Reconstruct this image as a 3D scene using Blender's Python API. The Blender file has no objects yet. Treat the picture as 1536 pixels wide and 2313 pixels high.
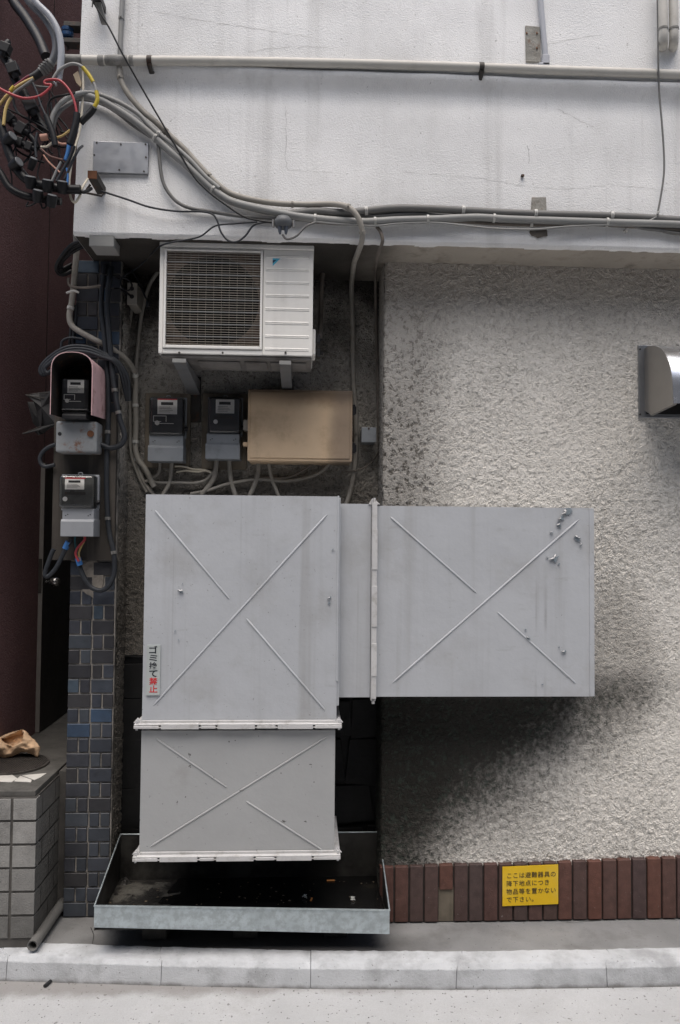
import bpy, math, random
from mathutils import Vector, Matrix, noise
random.seed(7)
ZS = -.11          # street level (pavement is 0)
S = bpy.context.scene
COL = S.collection
R = math.radians
# ------------------------------------------------------------------ camera
FPX = 1700.0; CXP, CYP = 768.0, 1156.5
cam_d = bpy.data.cameras.new('camera'); cam = bpy.data.objects.new('camera', cam_d); COL.objects.link(cam)
cam_d.sensor_fit = 'HORIZONTAL'; cam_d.sensor_width = 36; cam_d.lens = 36*FPX/1536
cam_d.clip_end = 500; cam_d.clip_start = .05
CAMP = Vector((0, -4, 2.0))
CR = Matrix.Rotation(R(-2.63), 3, 'Z') @ Matrix.Rotation(R(90+2.0), 3, 'X') @ Matrix.Rotation(R(.5), 3, 'Z')
cam.matrix_world = Matrix.Translation(CAMP) @ CR.to_4x4()
S.camera = cam
# ------------------------------------------------------------------ light
SUN_EL, SUN_AZ = R(70), R(187)
W = bpy.data.worlds.new('World'); S.world = W; W.use_nodes = True
wn = W.node_tree.nodes; wl = W.node_tree.links
sky = wn.new('ShaderNodeTexSky'); sky.sky_type = 'NISHITA'; sky.sun_disc = False
sky.sun_elevation = SUN_EL; sky.sun_rotation = SUN_AZ; sky.dust_density = 4; sky.air_density = 1.0; sky.ozone_density = .6
bg = wn['Background']; bg.inputs[1].default_value = .10
wl.new(sky.outputs[0], bg.inputs[0])
sd = bpy.data.lights.new('sun', 'SUN'); sd.energy = 1.7; sd.angle = R(60); sd.color = (1, .97, .93)
sun = bpy.data.objects.new('sun', sd); COL.objects.link(sun)
_dir = Vector((math.sin(SUN_AZ)*math.cos(SUN_EL), math.cos(SUN_AZ)*math.cos(SUN_EL), math.sin(SUN_EL)))
sun.rotation_euler = _dir.to_track_quat('Z', 'Y').to_euler(); sun.location = (0, -6, 9)
S.view_settings.view_transform = 'Standard'; S.view_settings.look = 'None'; S.view_settings.gamma = 1
S.view_settings.exposure = 0.85
try:
    S.cycles.max_bounces = 8; S.cycles.use_denoising = True
except Exception: pass

# ------------------------------------------------------------------ layout helpers: rays of the measured photo
def ray(px, py): return CR @ Vector(((px-CXP)/FPX, -(py-CYP)/FPX, -1))
def at(px, py, Y):
    d = ray(px, py); t = (Y-CAMP.y)/d.y; return CAMP+d*t
def atz(px, py, z):
    d = ray(px, py); t = (z-CAMP.z)/d.z; return CAMP+d*t
def pw(px, Y): return px*(4+Y)/FPX          # px -> metres at depth Y
def ext(px0, py0, px1, py1, Y):             # axis-aligned extents of a pixel box at depth Y
    mx, my = (px0+px1)/2, (py0+py1)/2
    return at(px0, my, Y).x, at(px1, my, Y).x, at(mx, py1, Y).z, at(mx, py0, Y).z   # x0,x1,z0,z1

# ------------------------------------------------------------------ materials
def N(nt, t, **kw):
    n = nt.nodes.new('ShaderNode'+t)
    for k, v in kw.items():
        if k.startswith('i_'):
            key = k[2:]; key = int(key) if key.isdigit() else key
            n.inputs[key].default_value = v
        else: setattr(n, k, v)
    return n
def c4(c): return (c, c, c, 1) if isinstance(c, (int, float)) else (c[0], c[1], c[2], 1)
def ramp(nt, src, a, b):
    m = N(nt, 'MapRange', interpolation_type='SMOOTHSTEP'); m.inputs[1].default_value = a; m.inputs[2].default_value = b
    nt.links.new(src, m.inputs[0]); return m.outputs[0]
def mul(nt, a, b, op='MULTIPLY'):
    m = N(nt, 'Math', operation=op)
    for i, s in enumerate((a, b)):
        if isinstance(s, (int, float)): m.inputs[i].default_value = s
        else: nt.links.new(s, m.inputs[i])
    return m.outputs[0]
def mix(nt, f, a, b, bt='MIX'):
    m = N(nt, 'MixRGB', blend_type=bt)
    for i, s in enumerate((f, a, b)):
        if isinstance(s, (int, float)) and i == 0: m.inputs[0].default_value = s
        elif isinstance(s, (int, float, tuple)): m.inputs[i].default_value = c4(s)
        else: nt.links.new(s, m.inputs[i])
    return m.outputs[0]
def nz(nt, pos, scale, detail=4, rough=.55, sc=None):
    if sc:
        mp = N(nt, 'Mapping'); mp.inputs['Scale'].default_value = sc; nt.links.new(pos, mp.inputs[0]); pos = mp.outputs[0]
    n = N(nt, 'TexNoise', noise_dimensions='3D'); n.inputs['Scale'].default_value = scale; n.inputs['Detail'].default_value = detail
    n.inputs['Roughness'].default_value = rough; nt.links.new(pos, n.inputs['Vector']); return n.outputs[0]
def mat(name, col, rough=.6, metal=0, var=.18, vs=3, dirt=None, da=0, ds=5, dlo=.48, dhi=.72, streak=0, sscale=9, scol=None, bump=0, bs=90, attr=False, rust=0, spec=.32, custom=None):
    m = bpy.data.materials.new(name); m.use_nodes = True; nt = m.node_tree; p = nt.nodes['Principled BSDF']
    pos = N(nt, 'NewGeometry').outputs['Position']
    if attr:
        a = N(nt, 'Attribute', attribute_name='Col'); c = a.outputs['Color']
    else:
        rgb = N(nt, 'RGB'); rgb.outputs[0].default_value = c4(col); c = rgb.outputs[0]
    n1 = nz(nt, pos, vs, 6, .6)
    f = N(nt, 'MapRange'); f.inputs[1].default_value = .25; f.inputs[2].default_value = .75; f.inputs[3].default_value = 1-var; f.inputs[4].default_value = 1+var
    nt.links.new(n1, f.inputs[0])
    c = mix(nt, 1.0, c, f.outputs[0], 'MULTIPLY')
    if dirt is not None and da:
        c = mix(nt, mul(nt, ramp(nt, nz(nt, pos, ds, 8, .68), dlo, dhi), da), c, dirt)
    if streak:
        s = ramp(nt, nz(nt, pos, sscale, 3, .6, (1.0, 1.0, .035)), .5, .78)
        c = mix(nt, mul(nt, s, streak), c, scol if scol is not None else (dirt or .05))
    if rust:
        c = mix(nt, mul(nt, ramp(nt, nz(nt, pos, 14, 8, .7), .52, .66), rust), c, (.16, .06, .022))
    if custom: c = custom(nt, pos, c, p)
    nt.links.new(c, p.inputs['Base Color'])
    p.inputs['Metallic'].default_value = metal
    rr = N(nt, 'MapRange'); rr.inputs[3].default_value = max(.03, rough-.1); rr.inputs[4].default_value = min(1, rough+.12)
    nt.links.new(nz(nt, pos, vs*5, 5), rr.inputs[0]); nt.links.new(rr.outputs[0], p.inputs['Roughness'])
    p.inputs['Specular IOR Level'].default_value = spec
    if bump:
        b = N(nt, 'Bump'); b.inputs['Strength'].default_value = 1; b.inputs['Distance'].default_value = bump
        nt.links.new(nz(nt, pos, bs, 5, .6), b.inputs['Height']); nt.links.new(b.outputs[0], p.inputs['Normal'])
    return m
def sep(nt, pos):
    s = N(nt, 'SeparateXYZ'); nt.links.new(pos, s.inputs[0]); return s.outputs
def stucco(name, col, disp, custom=None, crease=.55, ccol=(.10, .095, .085), sc=1.0):
    m = bpy.data.materials.new(name); m.use_nodes = True; nt = m.node_tree; p = nt.nodes['Principled BSDF']
    pos = N(nt, 'NewGeometry').outputs['Position']
    wob = N(nt, 'TexNoise'); wob.inputs['Scale'].default_value = 22*sc; wob.inputs['Detail'].default_value = 3; nt.links.new(pos, wob.inputs['Vector'])
    vm = N(nt, 'VectorMath', operation='SCALE'); nt.links.new(wob.outputs[1], vm.inputs[0]); vm.inputs['Scale'].default_value = .03/sc
    va = N(nt, 'VectorMath', operation='ADD'); nt.links.new(pos, va.inputs[0]); nt.links.new(vm.outputs[0], va.inputs[1])
    q = va.outputs[0]
    h1 = ramp(nt, nz(nt, q, 26*sc, 3, .55), .32, .62)
    ab = N(nt, 'Math', operation='ABSOLUTE'); nt.links.new(mul(nt, nz(nt, q, 40*sc, 2, .5), .5, 'SUBTRACT'), ab.inputs[0])
    h2 = mul(nt, 1.0, ramp(nt, ab.outputs[0], .0, .11), 'SUBTRACT')          # raised trowel ridges
    hh = mul(nt, mul(nt, h1, .6), mul(nt, h2, .4), 'ADD')
    var = ramp(nt, nz(nt, pos, 1.3, 4), .3, .7)
    h = mul(nt, hh, mul(nt, mul(nt, var, .5), .6, 'ADD'))
    rgb = N(nt, 'RGB'); rgb.outputs[0].default_value = c4(col); c = rgb.outputs[0]
    f = N(nt, 'MapRange'); f.inputs[1].default_value = .25; f.inputs[2].default_value = .75; f.inputs[3].default_value = .86; f.inputs[4].default_value = 1.1
    nt.links.new(nz(nt, pos, 2.2, 6, .6), f.inputs[0]); c = mix(nt, 1.0, c, f.outputs[0], 'MULTIPLY')
    low = mul(nt, 1.0, ramp(nt, hh, .05, .50), 'SUBTRACT')          # darker tint in the creases
    c = mix(nt, mul(nt, low, crease), c, ccol)
    if custom: c = custom(nt, pos, c, hh)
    nt.links.new(c, p.inputs['Base Color']); p.inputs['Roughness'].default_value = .85; p.inputs['Specular IOR Level'].default_value = .08
    dn = N(nt, 'Displacement'); dn.inputs['Midlevel'].default_value = .5; dn.inputs['Scale'].default_value = disp
    fine = mul(nt, h, mul(nt, nz(nt, pos, 220, 3), .12), 'ADD')
    nt.links.new(fine, dn.inputs['Height']); nt.links.new(dn.outputs[0], nt.nodes['Material Output'].inputs['Displacement'])
    m.displacement_method = 'BOTH'
    return m
def clear(name, tint=(.9, .9, .9), k=.07):
    m = bpy.data.materials.new(name); m.use_nodes = True; nt = m.node_tree
    nt.nodes.remove(nt.nodes['Principled BSDF'])
    t = N(nt, 'BsdfTransparent'); t.inputs[0].default_value = c4(tint)
    g = N(nt, 'BsdfGlossy'); g.inputs['Roughness'].default_value = .12
    fr = N(nt, 'LayerWeight'); fr.inputs[0].default_value = .35
    fac = mul(nt, mul(nt, fr.outputs['Fresnel'], .8), k, 'ADD')
    ms = N(nt, 'MixShader'); nt.links.new(fac, ms.inputs[0]); nt.links.new(t.outputs[0], ms.inputs[1]); nt.links.new(g.outputs[0], ms.inputs[2])
    nt.links.new(ms.outputs[0], nt.nodes['Material Output'].inputs[0]); return m

# ------------------------------------------------------------------ mesh helpers
class MB:
    def __init__(s): s.v = []; s.f = []; s.sm = []; s.c = []
    def add(s, vs, fs, smooth=False, col=None):
        o = len(s.v); s.v += [tuple(v) for v in vs]
        for f in fs: s.f.append([i+o for i in f]); s.sm.append(smooth); s.c.append(col)
    def box(s, x0, x1, y0, y1, z0, z1, col=None, taper=0):
        t = taper
        vs = [(x0+t, y0, z0+t), (x1-t, y0, z0+t), (x1-t, y0, z1-t), (x0+t, y0, z1-t), (x0, y1, z0), (x1, y1, z0), (x1, y1, z1), (x0, y1, z1)]
        s.add(vs, [(0, 1, 2, 3), (5, 4, 7, 6), (4, 0, 3, 7), (1, 5, 6, 2), (3, 2, 6, 7), (4, 5, 1, 0)], False, col); return s
    def pbox(s, px0, py0, px1, py1, Y0, Y1, col=None, taper=0):
        x0, x1, z0, z1 = ext(px0, py0, px1, py1, Y0); return s.box(x0, x1, Y0, Y1, z0, z1, col, taper)
    def prism(s, pts, off, col=None, smooth=False):       # planar outline pts pushed along vector off
        n = len(pts); off = Vector(off); vs = [Vector(p) for p in pts]+[Vector(p)+off for p in pts]
        fs = [tuple(range(n)), tuple(range(2*n-1, n-1, -1))]+[(i, i+n, (i+1) % n+n, (i+1) % n) for i in range(n)]
        s.add(vs, fs, smooth, col); return s
    def tube(s, pts, r, seg=8, col=None, caps=True):
        pts = [Vector(p) for p in pts]; n = len(pts); rs = r if isinstance(r, (list, tuple)) else [r]*n
        T = []
        for i in range(n):
            t = pts[min(i+1, n-1)]-pts[max(i-1, 0)]
            T.append(t.normalized() if t.length > 1e-9 else Vector((0, 0, 1)))
        up = Vector((0, 1, 0)) if abs(T[0].y) < .8 else Vector((1, 0, 0))
        u = (up-T[0]*up.dot(T[0])).normalized(); vs = []
        for i in range(n):
            u = (u-T[i]*u.dot(T[i])); u = u.normalized() if u.length > 1e-6 else Vector((1, 0, 0)); w = T[i].cross(u)
            for k in range(seg):
                a = 2*math.pi*k/seg; vs.append(pts[i]+(u*math.cos(a)+w*math.sin(a))*rs[i])
        fs = [(i*seg+k, i*seg+(k+1) % seg, (i+1)*seg+(k+1) % seg, (i+1)*seg+k) for i in range(n-1) for k in range(seg)]
        s.add(vs, fs, True, col)
        if caps: s.add(vs[:seg], [tuple(range(seg-1, -1, -1))], False, col); s.add(vs[-seg:], [tuple(range(seg))], False, col)
        return s
    def cyl(s, a, b, r, seg=16, col=None): return s.tube([a, b], r, seg, col)
    def grid(s, x0, x1, z0, z1, nx, nz_, fy, fx=None, smooth=True):
        vs = []
        for j in range(nz_+1):
            z = z0+(z1-z0)*j/nz_
            for i in range(nx+1):
                x = x0+(x1-x0)*i/nx
                vs.append((fx(x, z) if fx else x, fy(x, z), z))
        fs = [(j*(nx+1)+i, j*(nx+1)+i+1, (j+1)*(nx+1)+i+1, (j+1)*(nx+1)+i) for j in range(nz_) for i in range(nx)]
        s.add(vs, fs, smooth); return s
    def build(s, name, m, parent=None, bevel=0, seg=2, origin=None):
        me = bpy.data.meshes.new(name); o = bpy.data.objects.new(name, me); COL.objects.link(o)
        if parent is not None:
            o.parent = parent; L = root_loc(parent)
        else:
            if origin is None:
                xs, ys, zs = zip(*s.v); origin = ((min(xs)+max(xs))/2, (min(ys)+max(ys))/2, min(zs))
            o.location = origin; L = Vector(origin)
        me.from_pydata([(v[0]-L[0], v[1]-L[1], v[2]-L[2]) for v in s.v], [], s.f)
        me.polygons.foreach_set('use_smooth', s.sm)
        if any(c is not None for c in s.c):
            at_ = me.color_attributes.new('Col', 'FLOAT_COLOR', 'CORNER'); k = 0
            for p, c in zip(me.polygons, s.c):
                for _ in p.vertices: at_.data[k].color = c4(c if c is not None else .2); k += 1
        me.validate(); me.update()
        if m is not None: me.materials.append(m)
        if bevel:
            b = o.modifiers.new('bevel', 'BEVEL'); b.width = bevel; b.segments = seg; b.limit_method = 'ANGLE'; b.angle_limit = R(35)
        return o
def root_loc(o):
    L = Vector((0, 0, 0))
    while o is not None: L += Vector(o.location); o = o.parent
    return L
def tag(o, label=None, cat=None, group=None, kind=None):
    if label: o['label'] = label
    if cat: o['category'] = cat
    if group: o['group'] = group
    if kind: o['kind'] = kind
    return o
def thing(name, label, cat, loc, group=None):
    o = bpy.data.objects.new(name, None); COL.objects.link(o); o.location = loc; o.empty_display_size = .05
    return tag(o, label, cat, group)
def struct(o): o['kind'] = 'structure'; return o
def smooth(pts, sub=5):
    pts = [Vector(p) for p in pts]
    if len(pts) < 3: return pts
    P = [pts[0]*2-pts[1]]+pts+[pts[-1]*2-pts[-2]]; out = []
    for i in range(1, len(P)-2):
        a, b, c, d = P[i-1], P[i], P[i+1], P[i+2]
        for k in range(sub):
            t = k/sub
            out.append(.5*((2*b)+(c-a)*t+(2*a-5*b+4*c-d)*t*t+(3*b-a-3*c+d)*t**3))
    out.append(pts[-1]); return out
def path(spec, Y):
    return smooth([at(p[0], p[1], p[2] if len(p) > 2 else Y) for p in spec])
TIE = None
def cable(name, spec, Y, wpx, m, label, cat='cable', group=None, ties=(), tie_mat=None, tie_w=7, tie_name='cable_tie', seg=10):
    pts = path(spec, Y); r = pw(wpx, Y)/2
    o = MB().tube(pts, r, seg).build(name, m)
    tag(o, label, cat, group)
    for t in ties:
        i = min(len(pts)-2, max(1, int(t*(len(pts)-1)))); d = (pts[i+1]-pts[i-1]).normalized(); h = pw(tie_w, Y)/2
        b = MB().tube([pts[i]-d*h, pts[i]+d*h], r*1.22, 12)
        b.box(pts[i].x-.004, pts[i].x+.004, pts[i].y-r*1.2-.008, pts[i].y-r*1.1, pts[i].z-.004, pts[i].z+.004)
        b.build(tie_name, tie_mat or TIE, o)
    return o

# ------------------------------------------------------------------ palette
def up_custom(nt, pos, c, p):
    x, y, z = sep(nt, pos)
    c = mix(nt, mul(nt, ramp(nt, nz(nt, pos, 1.1, 9, .72, (1, 1, .6)), .48, .72), .36), c, (.46, .45, .43))
    c = mix(nt, mul(nt, ramp(nt, nz(nt, pos, 60, 2, .5), .70, .76), .55), c, (.28, .27, .25))
    s = ramp(nt, nz(nt, pos, 7, 4, .6, (1, 1, .05)), .52, .75)
    c = mix(nt, mul(nt, s, .34), c, (.40, .39, .37))
    s2 = ramp(nt, nz(nt, pos, 26, 3, .6, (1, 1, .02)), .60, .78)
    return mix(nt, mul(nt, s2, .22), c, (.36, .355, .34))
M_white = mat('white_render', (.79, .787, .775), .8, 0, .08, 1.2, bump=.0042, bs=150, custom=up_custom, spec=.25)
def soot_shade(nt, pos, c, hh):
    x, y, z = sep(nt, pos)
    e = at(864, 1580, 0); f_ = at(1300, 1580, 0); g = at(866, 1915, 0)
    u = mul(nt, mul(nt, x, e.x, 'SUBTRACT'), 1/(f_.x-e.x)); v = mul(nt, mul(nt, e.z, z, 'SUBTRACT'), 1/(e.z-g.z))
    uu = mul(nt, u, 2.2, 'POWER'); s = mul(nt, mul(nt, u, .92), mul(nt, v, .95), 'ADD')
    w = mul(nt, mul(nt, nz(nt, pos, 2.4, 4), .5, 'SUBTRACT'), .40); w2 = mul(nt, mul(nt, nz(nt, pos, 34, 5, .65), .5, 'SUBTRACT'), .75)
    s = mul(nt, mul(nt, s, w, 'ADD'), w2, 'ADD')
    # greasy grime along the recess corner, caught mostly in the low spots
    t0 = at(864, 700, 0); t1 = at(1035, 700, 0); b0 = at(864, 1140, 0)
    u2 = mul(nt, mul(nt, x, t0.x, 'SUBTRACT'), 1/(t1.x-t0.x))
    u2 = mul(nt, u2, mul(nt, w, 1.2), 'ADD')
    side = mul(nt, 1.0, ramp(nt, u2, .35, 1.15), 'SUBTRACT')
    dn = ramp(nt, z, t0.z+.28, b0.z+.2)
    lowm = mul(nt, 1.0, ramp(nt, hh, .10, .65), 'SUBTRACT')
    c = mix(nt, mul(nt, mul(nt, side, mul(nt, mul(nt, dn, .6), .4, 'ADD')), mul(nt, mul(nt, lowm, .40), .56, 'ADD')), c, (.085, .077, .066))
    # soft dark cloud right of the duct end
    gp = at(1400, 1480, 0); dx = mul(nt, mul(nt, x, gp.x, 'SUBTRACT'), 1/.22); dz = mul(nt, mul(nt, z, gp.z, 'SUBTRACT'), 1/.40)
    rr = mul(nt, mul(nt, mul(nt, dx, dx), mul(nt, dz, dz), 'ADD'), mul(nt, w, 1.5), 'ADD')
    m3 = mul(nt, 1.0, ramp(nt, rr, .1, 1.6), 'SUBTRACT')
    c = mix(nt, mul(nt, m3, .45), c, (.17, .158, .14))
    m1 = mul(nt, 1.0, ramp(nt, s, .80, 1.68), 'SUBTRACT')
    m1 = mul(nt, m1, ramp(nt, v, -.30, .02))
    c = mix(nt, mul(nt, m1, .97), c, (.020, .0185, .016))
    lw = mul(nt, 1.0, ramp(nt, hh, .08, .60), 'SUBTRACT'); e2 = mul(nt, 1.0, ramp(nt, s, 1.0, 1.55), 'SUBTRACT')
    c = mix(nt, mul(nt, mul(nt, lw, e2), mul(nt, ramp(nt, v, -.25, .02), .62)), c, (.05, .062, .053))
    # brownish film, with painted shade deepening it towards the soffit
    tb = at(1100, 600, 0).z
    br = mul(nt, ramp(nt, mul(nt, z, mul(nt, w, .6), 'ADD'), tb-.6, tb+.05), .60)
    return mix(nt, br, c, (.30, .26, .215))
M_stucco = stucco('rough_stucco', (.645, .62, .575), .0105, soot_shade, .30, sc=1.35)
def rec_soot_shade(nt, pos, c, hh):
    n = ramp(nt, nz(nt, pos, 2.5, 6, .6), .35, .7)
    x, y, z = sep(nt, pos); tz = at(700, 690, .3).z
    g = ramp(nt, mul(nt, z, mul(nt, n, .25), 'ADD'), tz-.25, tz+.25)          # sooty grease plus shade painted in under the soffit
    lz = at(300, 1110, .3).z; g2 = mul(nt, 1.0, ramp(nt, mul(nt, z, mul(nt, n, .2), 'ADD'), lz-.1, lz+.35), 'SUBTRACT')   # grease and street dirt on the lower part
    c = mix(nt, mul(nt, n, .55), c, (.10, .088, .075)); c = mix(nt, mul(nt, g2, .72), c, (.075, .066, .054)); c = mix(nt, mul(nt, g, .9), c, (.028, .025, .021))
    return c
M_recess = stucco('grimy_stucco', (.50, .47, .42), .016, rec_soot_shade, .55, (.06, .052, .045), 1.5)
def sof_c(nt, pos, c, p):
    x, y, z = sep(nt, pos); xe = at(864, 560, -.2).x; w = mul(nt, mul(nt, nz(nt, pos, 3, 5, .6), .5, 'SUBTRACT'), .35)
    g = mul(nt, 1.0, ramp(nt, mul(nt, x, w, 'ADD'), xe-.25, xe+.25), 'SUBTRACT'); return mix(nt, mul(nt, g, .95), c, (.024, .021, .018))  # soot and painted shade darken the soffit over the recess
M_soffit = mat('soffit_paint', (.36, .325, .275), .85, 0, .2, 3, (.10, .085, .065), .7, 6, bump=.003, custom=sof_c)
M_maroon = mat('maroon_render', (.165, .094, .094), .85, 0, .25, 2, (.09, .046, .046), .45, 4, bump=.014, bs=95, streak=.2, spec=.2,
    custom=lambda nt, pos, c, p: mix(nt, mul(nt, ramp(nt, nz(nt, pos, 110, 3, .6), .5, .7), .5), c, (.30, .20, .20)))
M_stone = mat('black_stone', (.009, .009, .009), .6, 0, .4, 6, bump=.004, bs=20)
M_mortar = mat('tile_mortar', (.27, .25, .225), .95, 0, .35, 12, (.05, .048, .045), .8, 7, .46, .64, bump=.002)
M_tile = mat('glazed_tile', 0, .36, 0, .30, 9, (.02, .02, .022), .4, 14, attr=True, bump=.0015, bs=30)
M_brick = mat('brown_brick', 0, .6, 0, .28, 26, (.32, .30, .29), .45, 55, .63, .72, attr=True, bump=.002, bs=160)
M_grout = mat('dark_grout', (.045, .043, .04), .95, 0, .3, 20, bump=.003)
def duct_c(nt, pos, c, p):
    s2 = ramp(nt, nz(nt, pos, 30, 2, .5, (1, 1, .012)), .60, .76); lo = ramp(nt, nz(nt, pos, 2.2, 3), .42, .62)
    c = mix(nt, mul(nt, mul(nt, s2, lo), .38), c, (.20, .195, .185))
    c = mix(nt, mul(nt, ramp(nt, nz(nt, pos, 75, 2, .5), .72, .75), .6), c, (.16, .155, .15))
    return mix(nt, mul(nt, ramp(nt, nz(nt, pos, 5, 6, .7, (1, 1, 3)), .60, .75), .35), c, (.27, .265, .255))
M_duct = mat('grey_duct_paint', (.425, .44, .46), .46, 0, .07, 1.6, (.30, .295, .285), .45, 3, .48, .75, streak=.42, sscale=11, scol=(.26, .255, .245), bump=.006, bs=4, custom=duct_c)
M_ductlow = mat('dusty_duct_paint', (.36, .365, .365), .55, 0, .08, 2.5, (.20, .19, .17), .35, 5, .5, .8, bump=.006, bs=4,
    custom=lambda nt, pos, c, p: mix(nt, mul(nt, ramp(nt, nz(nt, pos, 34, 5, .65), .66, .69), .85), c, (.05, .045, .04)))
M_flange = mat('flange_paint', (.52, .515, .51), .5, 0, .1, 6, (.2, .18, .15), .5, 18, bump=.001)
M_bare = mat('bare_metal', (.20, .235, .26), .75, 0, .3, 30)
M_galv = mat('galvanised_steel', (.46, .52, .54), .42, .55, .22, 9, (.30, .33, .34), .6, 28, .42, .6, streak=.2, sscale=7)
M_galvin = mat('grimy_steel', (.06, .057, .052), .5, .2, .4, 5, (.015, .014, .013), .9, 3, .4, .6)
M_grease = mat('black_grease', (.008, .008, .008), .12, 0, .3, 5, (.05, .045, .035), .4, 6, .55, .7, bump=.002, bs=20)
M_sludge = mat('dry_sludge', (.11, .105, .092), .8, 0, .45, 14, (.012, .011, .010), 1.0, 7, .40, .56, bump=.008, bs=50)
M_ac = mat('cream_ac_casing', (.74, .725, .685), .45, 0, .07, 2, (.40, .37, .32), .5, 5, .52, .8, streak=.22, sscale=10, scol=(.40, .385, .35))
M_slat = mat('grille_plastic', (.38, .35, .305), .5, 0, .12, 8, (.22, .17, .13), .5, 10)
M_fin = mat('fan_plastic', (.012, .011, .010), .6, 0, .4, 6)
M_coil = mat('dusty_coil', (.22, .165, .13), .9, 0, .4, 30)
M_under = mat('ac_base_pan', (.17, .16, .15), .6, 0, .3, 5, (.05, .04, .03), .6, 6)
M_brk = mat('bracket_paint', (.14, .143, .147), .45, .1, .15, 6, (.16, .14, .12), .6, 14)
M_cyan = mat('logo_cyan', (.10, .45, .62), .4, 0, .02); M_navy = mat('logo_navy', (.02, .045, .10), .4, 0, .02)
M_board = mat('weathered_board', (.040, .035, .030), .85, 0, .3, 8, (.025, .022, .02), .7, 5, streak=.5, sscale=14, scol=(.16, .14, .12))
M_board2 = mat('grimy_plywood', (.15, .128, .098), .85, 0, .3, 8, (.04, .034, .028), .6, 5, streak=.5, sscale=14, scol=(.05, .043, .036))
M_mgrey = mat('meter_grey', (.22, .235, .25), .45, 0, .08, 6, (.08, .08, .08), .35, 10)
M_mlite = mat('meter_light_grey', (.27, .28, .295), .42, 0, .06, 6, (.14, .14, .14), .3, 10)
M_black = mat('black_plastic', (.016, .016, .018), .45, 0, .3, 10, (.06, .06, .058), .35, 12)
M_blackin = mat('meter_interior', (.04, .04, .043), .5, 0, .2, 10)
M_dmeter = mat('meter_inner_grey', (.07, .07, .066), .6, 0, .3, 20)
M_plate = mat('rating_plate', (.84, .83, .81), .6, 0, .06, 20)
M_ink = mat('printed_ink', (.03, .03, .03), .6, 0, .05); M_red = mat('red_print', (.55, .03, .035), .5, 0, .05)
M_inkn = mat('sticker_ink', (.012, .014, .022), .5, 0, .05)
M_clear = clear('clear_cover', (.97, .965, .95), .05); M_dclear = clear('smoked_cover', (.5, .5, .52), .035)
M_pink = mat('faded_pink_hood', (.54, .36, .365), .6, 0, .12, 8, (.24, .13, .12), .5, 9, rust=.55, streak=.35, sscale=14, scol=(.30, .17, .17))
M_hoodin = mat('hood_inside', (.014, .012, .011), .8, 0, .3, 8, rust=.4)
M_rusty = mat('rusty_grey_steel', (.25, .26, .265), .55, .15, .15, 8, (.13, .12, .11), .5, 6, rust=.85)
M_rust = mat('rust', (.14, .06, .03), .9, 0, .4, 20, (.03, .02, .015), .6, 14)
M_dmetal = mat('dark_metal', (.055, .05, .045), .6, .4, .3, 12, rust=.5)
def tarnish(nt, pos, c, p):
    x, y, z = sep(nt, pos); a = at(680, 885, .1); b = at(780, 1040, .1)
    w = mul(nt, mul(nt, nz(nt, pos, 3, 4), .5, 'SUBTRACT'), .5)
    t = mul(nt, mul(nt, z, a.z-.03, 'SUBTRACT'), 1/.09); m1 = ramp(nt, mul(nt, t, mul(nt, w, 2.0), 'ADD'), -.9, .45)
    dx = mul(nt, mul(nt, x, b.x, 'SUBTRACT'), 1/.11); dz = mul(nt, mul(nt, z, b.z+.1, 'SUBTRACT'), 1/.40)
    m2 = mul(nt, 1.0, ramp(nt, mul(nt, mul(nt, mul(nt, dx, dx), mul(nt, dz, dz), 'ADD'), w, 'ADD'), .0, 1.2), 'SUBTRACT')
    c = mix(nt, mul(nt, m1, .85), c, (.05, .032, .02)); return mix(nt, mul(nt, m2, .6), c, (.12, .10, .092))
M_beige = mat('tan_cabinet_paint', (.63, .47, .31), .48, .1, .14, 3, (.30, .20, .11), .5, 5, streak=.45, sscale=6, scol=(.62, .48, .33), custom=tarnish)
M_cgrey = mat('grey_cable', (.14, .138, .132), .55, 0, .15, 6, (.13, .12, .11), .55, 10)
M_cpale = mat('pale_cable', (.25, .25, .24), .5, 0, .12, 6, (.20, .19, .17), .5, 12)
M_cdark = mat('dark_cable', (.024, .027, .032), .5, 0, .25, 8, (.05, .05, .05), .35, 20)
M_cbeige = mat('beige_conduit', (.30, .28, .245), .55, 0, .15, 5, (.12, .105, .085), .55, 8)
M_cbrown = mat('grimy_conduit', (.15, .13, .11), .7, 0, .3, 5, (.05, .042, .034), .6, 8)
M_blackc = mat('black_rubber', (.008, .008, .009), .45, 0, .4, 14, (.03, .03, .03), .4, 16, spec=.25)
M_shiny = mat('grey_sleeve', (.34, .35, .37), .28, 0, .1, 4)
M_redc = mat('red_wire', (.36, .05, .058), .4, 0, .1); M_yel = mat('yellow_tape', (.46, .35, .03), .45, 0, .2, 40, (.10, .08, .01), .5, 60)
M_tan = mat('tan_wire', (.50, .36, .14), .5, 0, .15); M_blue = mat('blue_tape', (.05, .17, .42), .5, 0, .2, 40)
M_peach = mat('peach_wire', (.50, .27, .20), .5, 0, .1); M_cream = mat('cream_wire', (.55, .50, .40), .5, 0, .1)
M_teal = mat('teal_wire', (.03, .11, .13), .5, 0, .1)
TIE = mat('pale_tie', (.50, .49, .46), .5, 0, .15)
M_steelclip = mat('steel_clip', (.32, .31, .29), .35, .7, .2, 20)
M_pipe = mat('cream_pipe', (.50, .48, .435), .5, 0, .08, 4, (.26, .23, .19), .5, 9, .5, .75)
M_pipegrey = mat('grey_pipe', (.42, .43, .46), .5, 0, .08, 4, (.22, .21, .2), .4, 9)
M_worn = mat('worn_coupling', (.24, .235, .22), .75, 0, .3, 20, (.07, .065, .06), .7, 16, bump=.004, bs=60)
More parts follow.
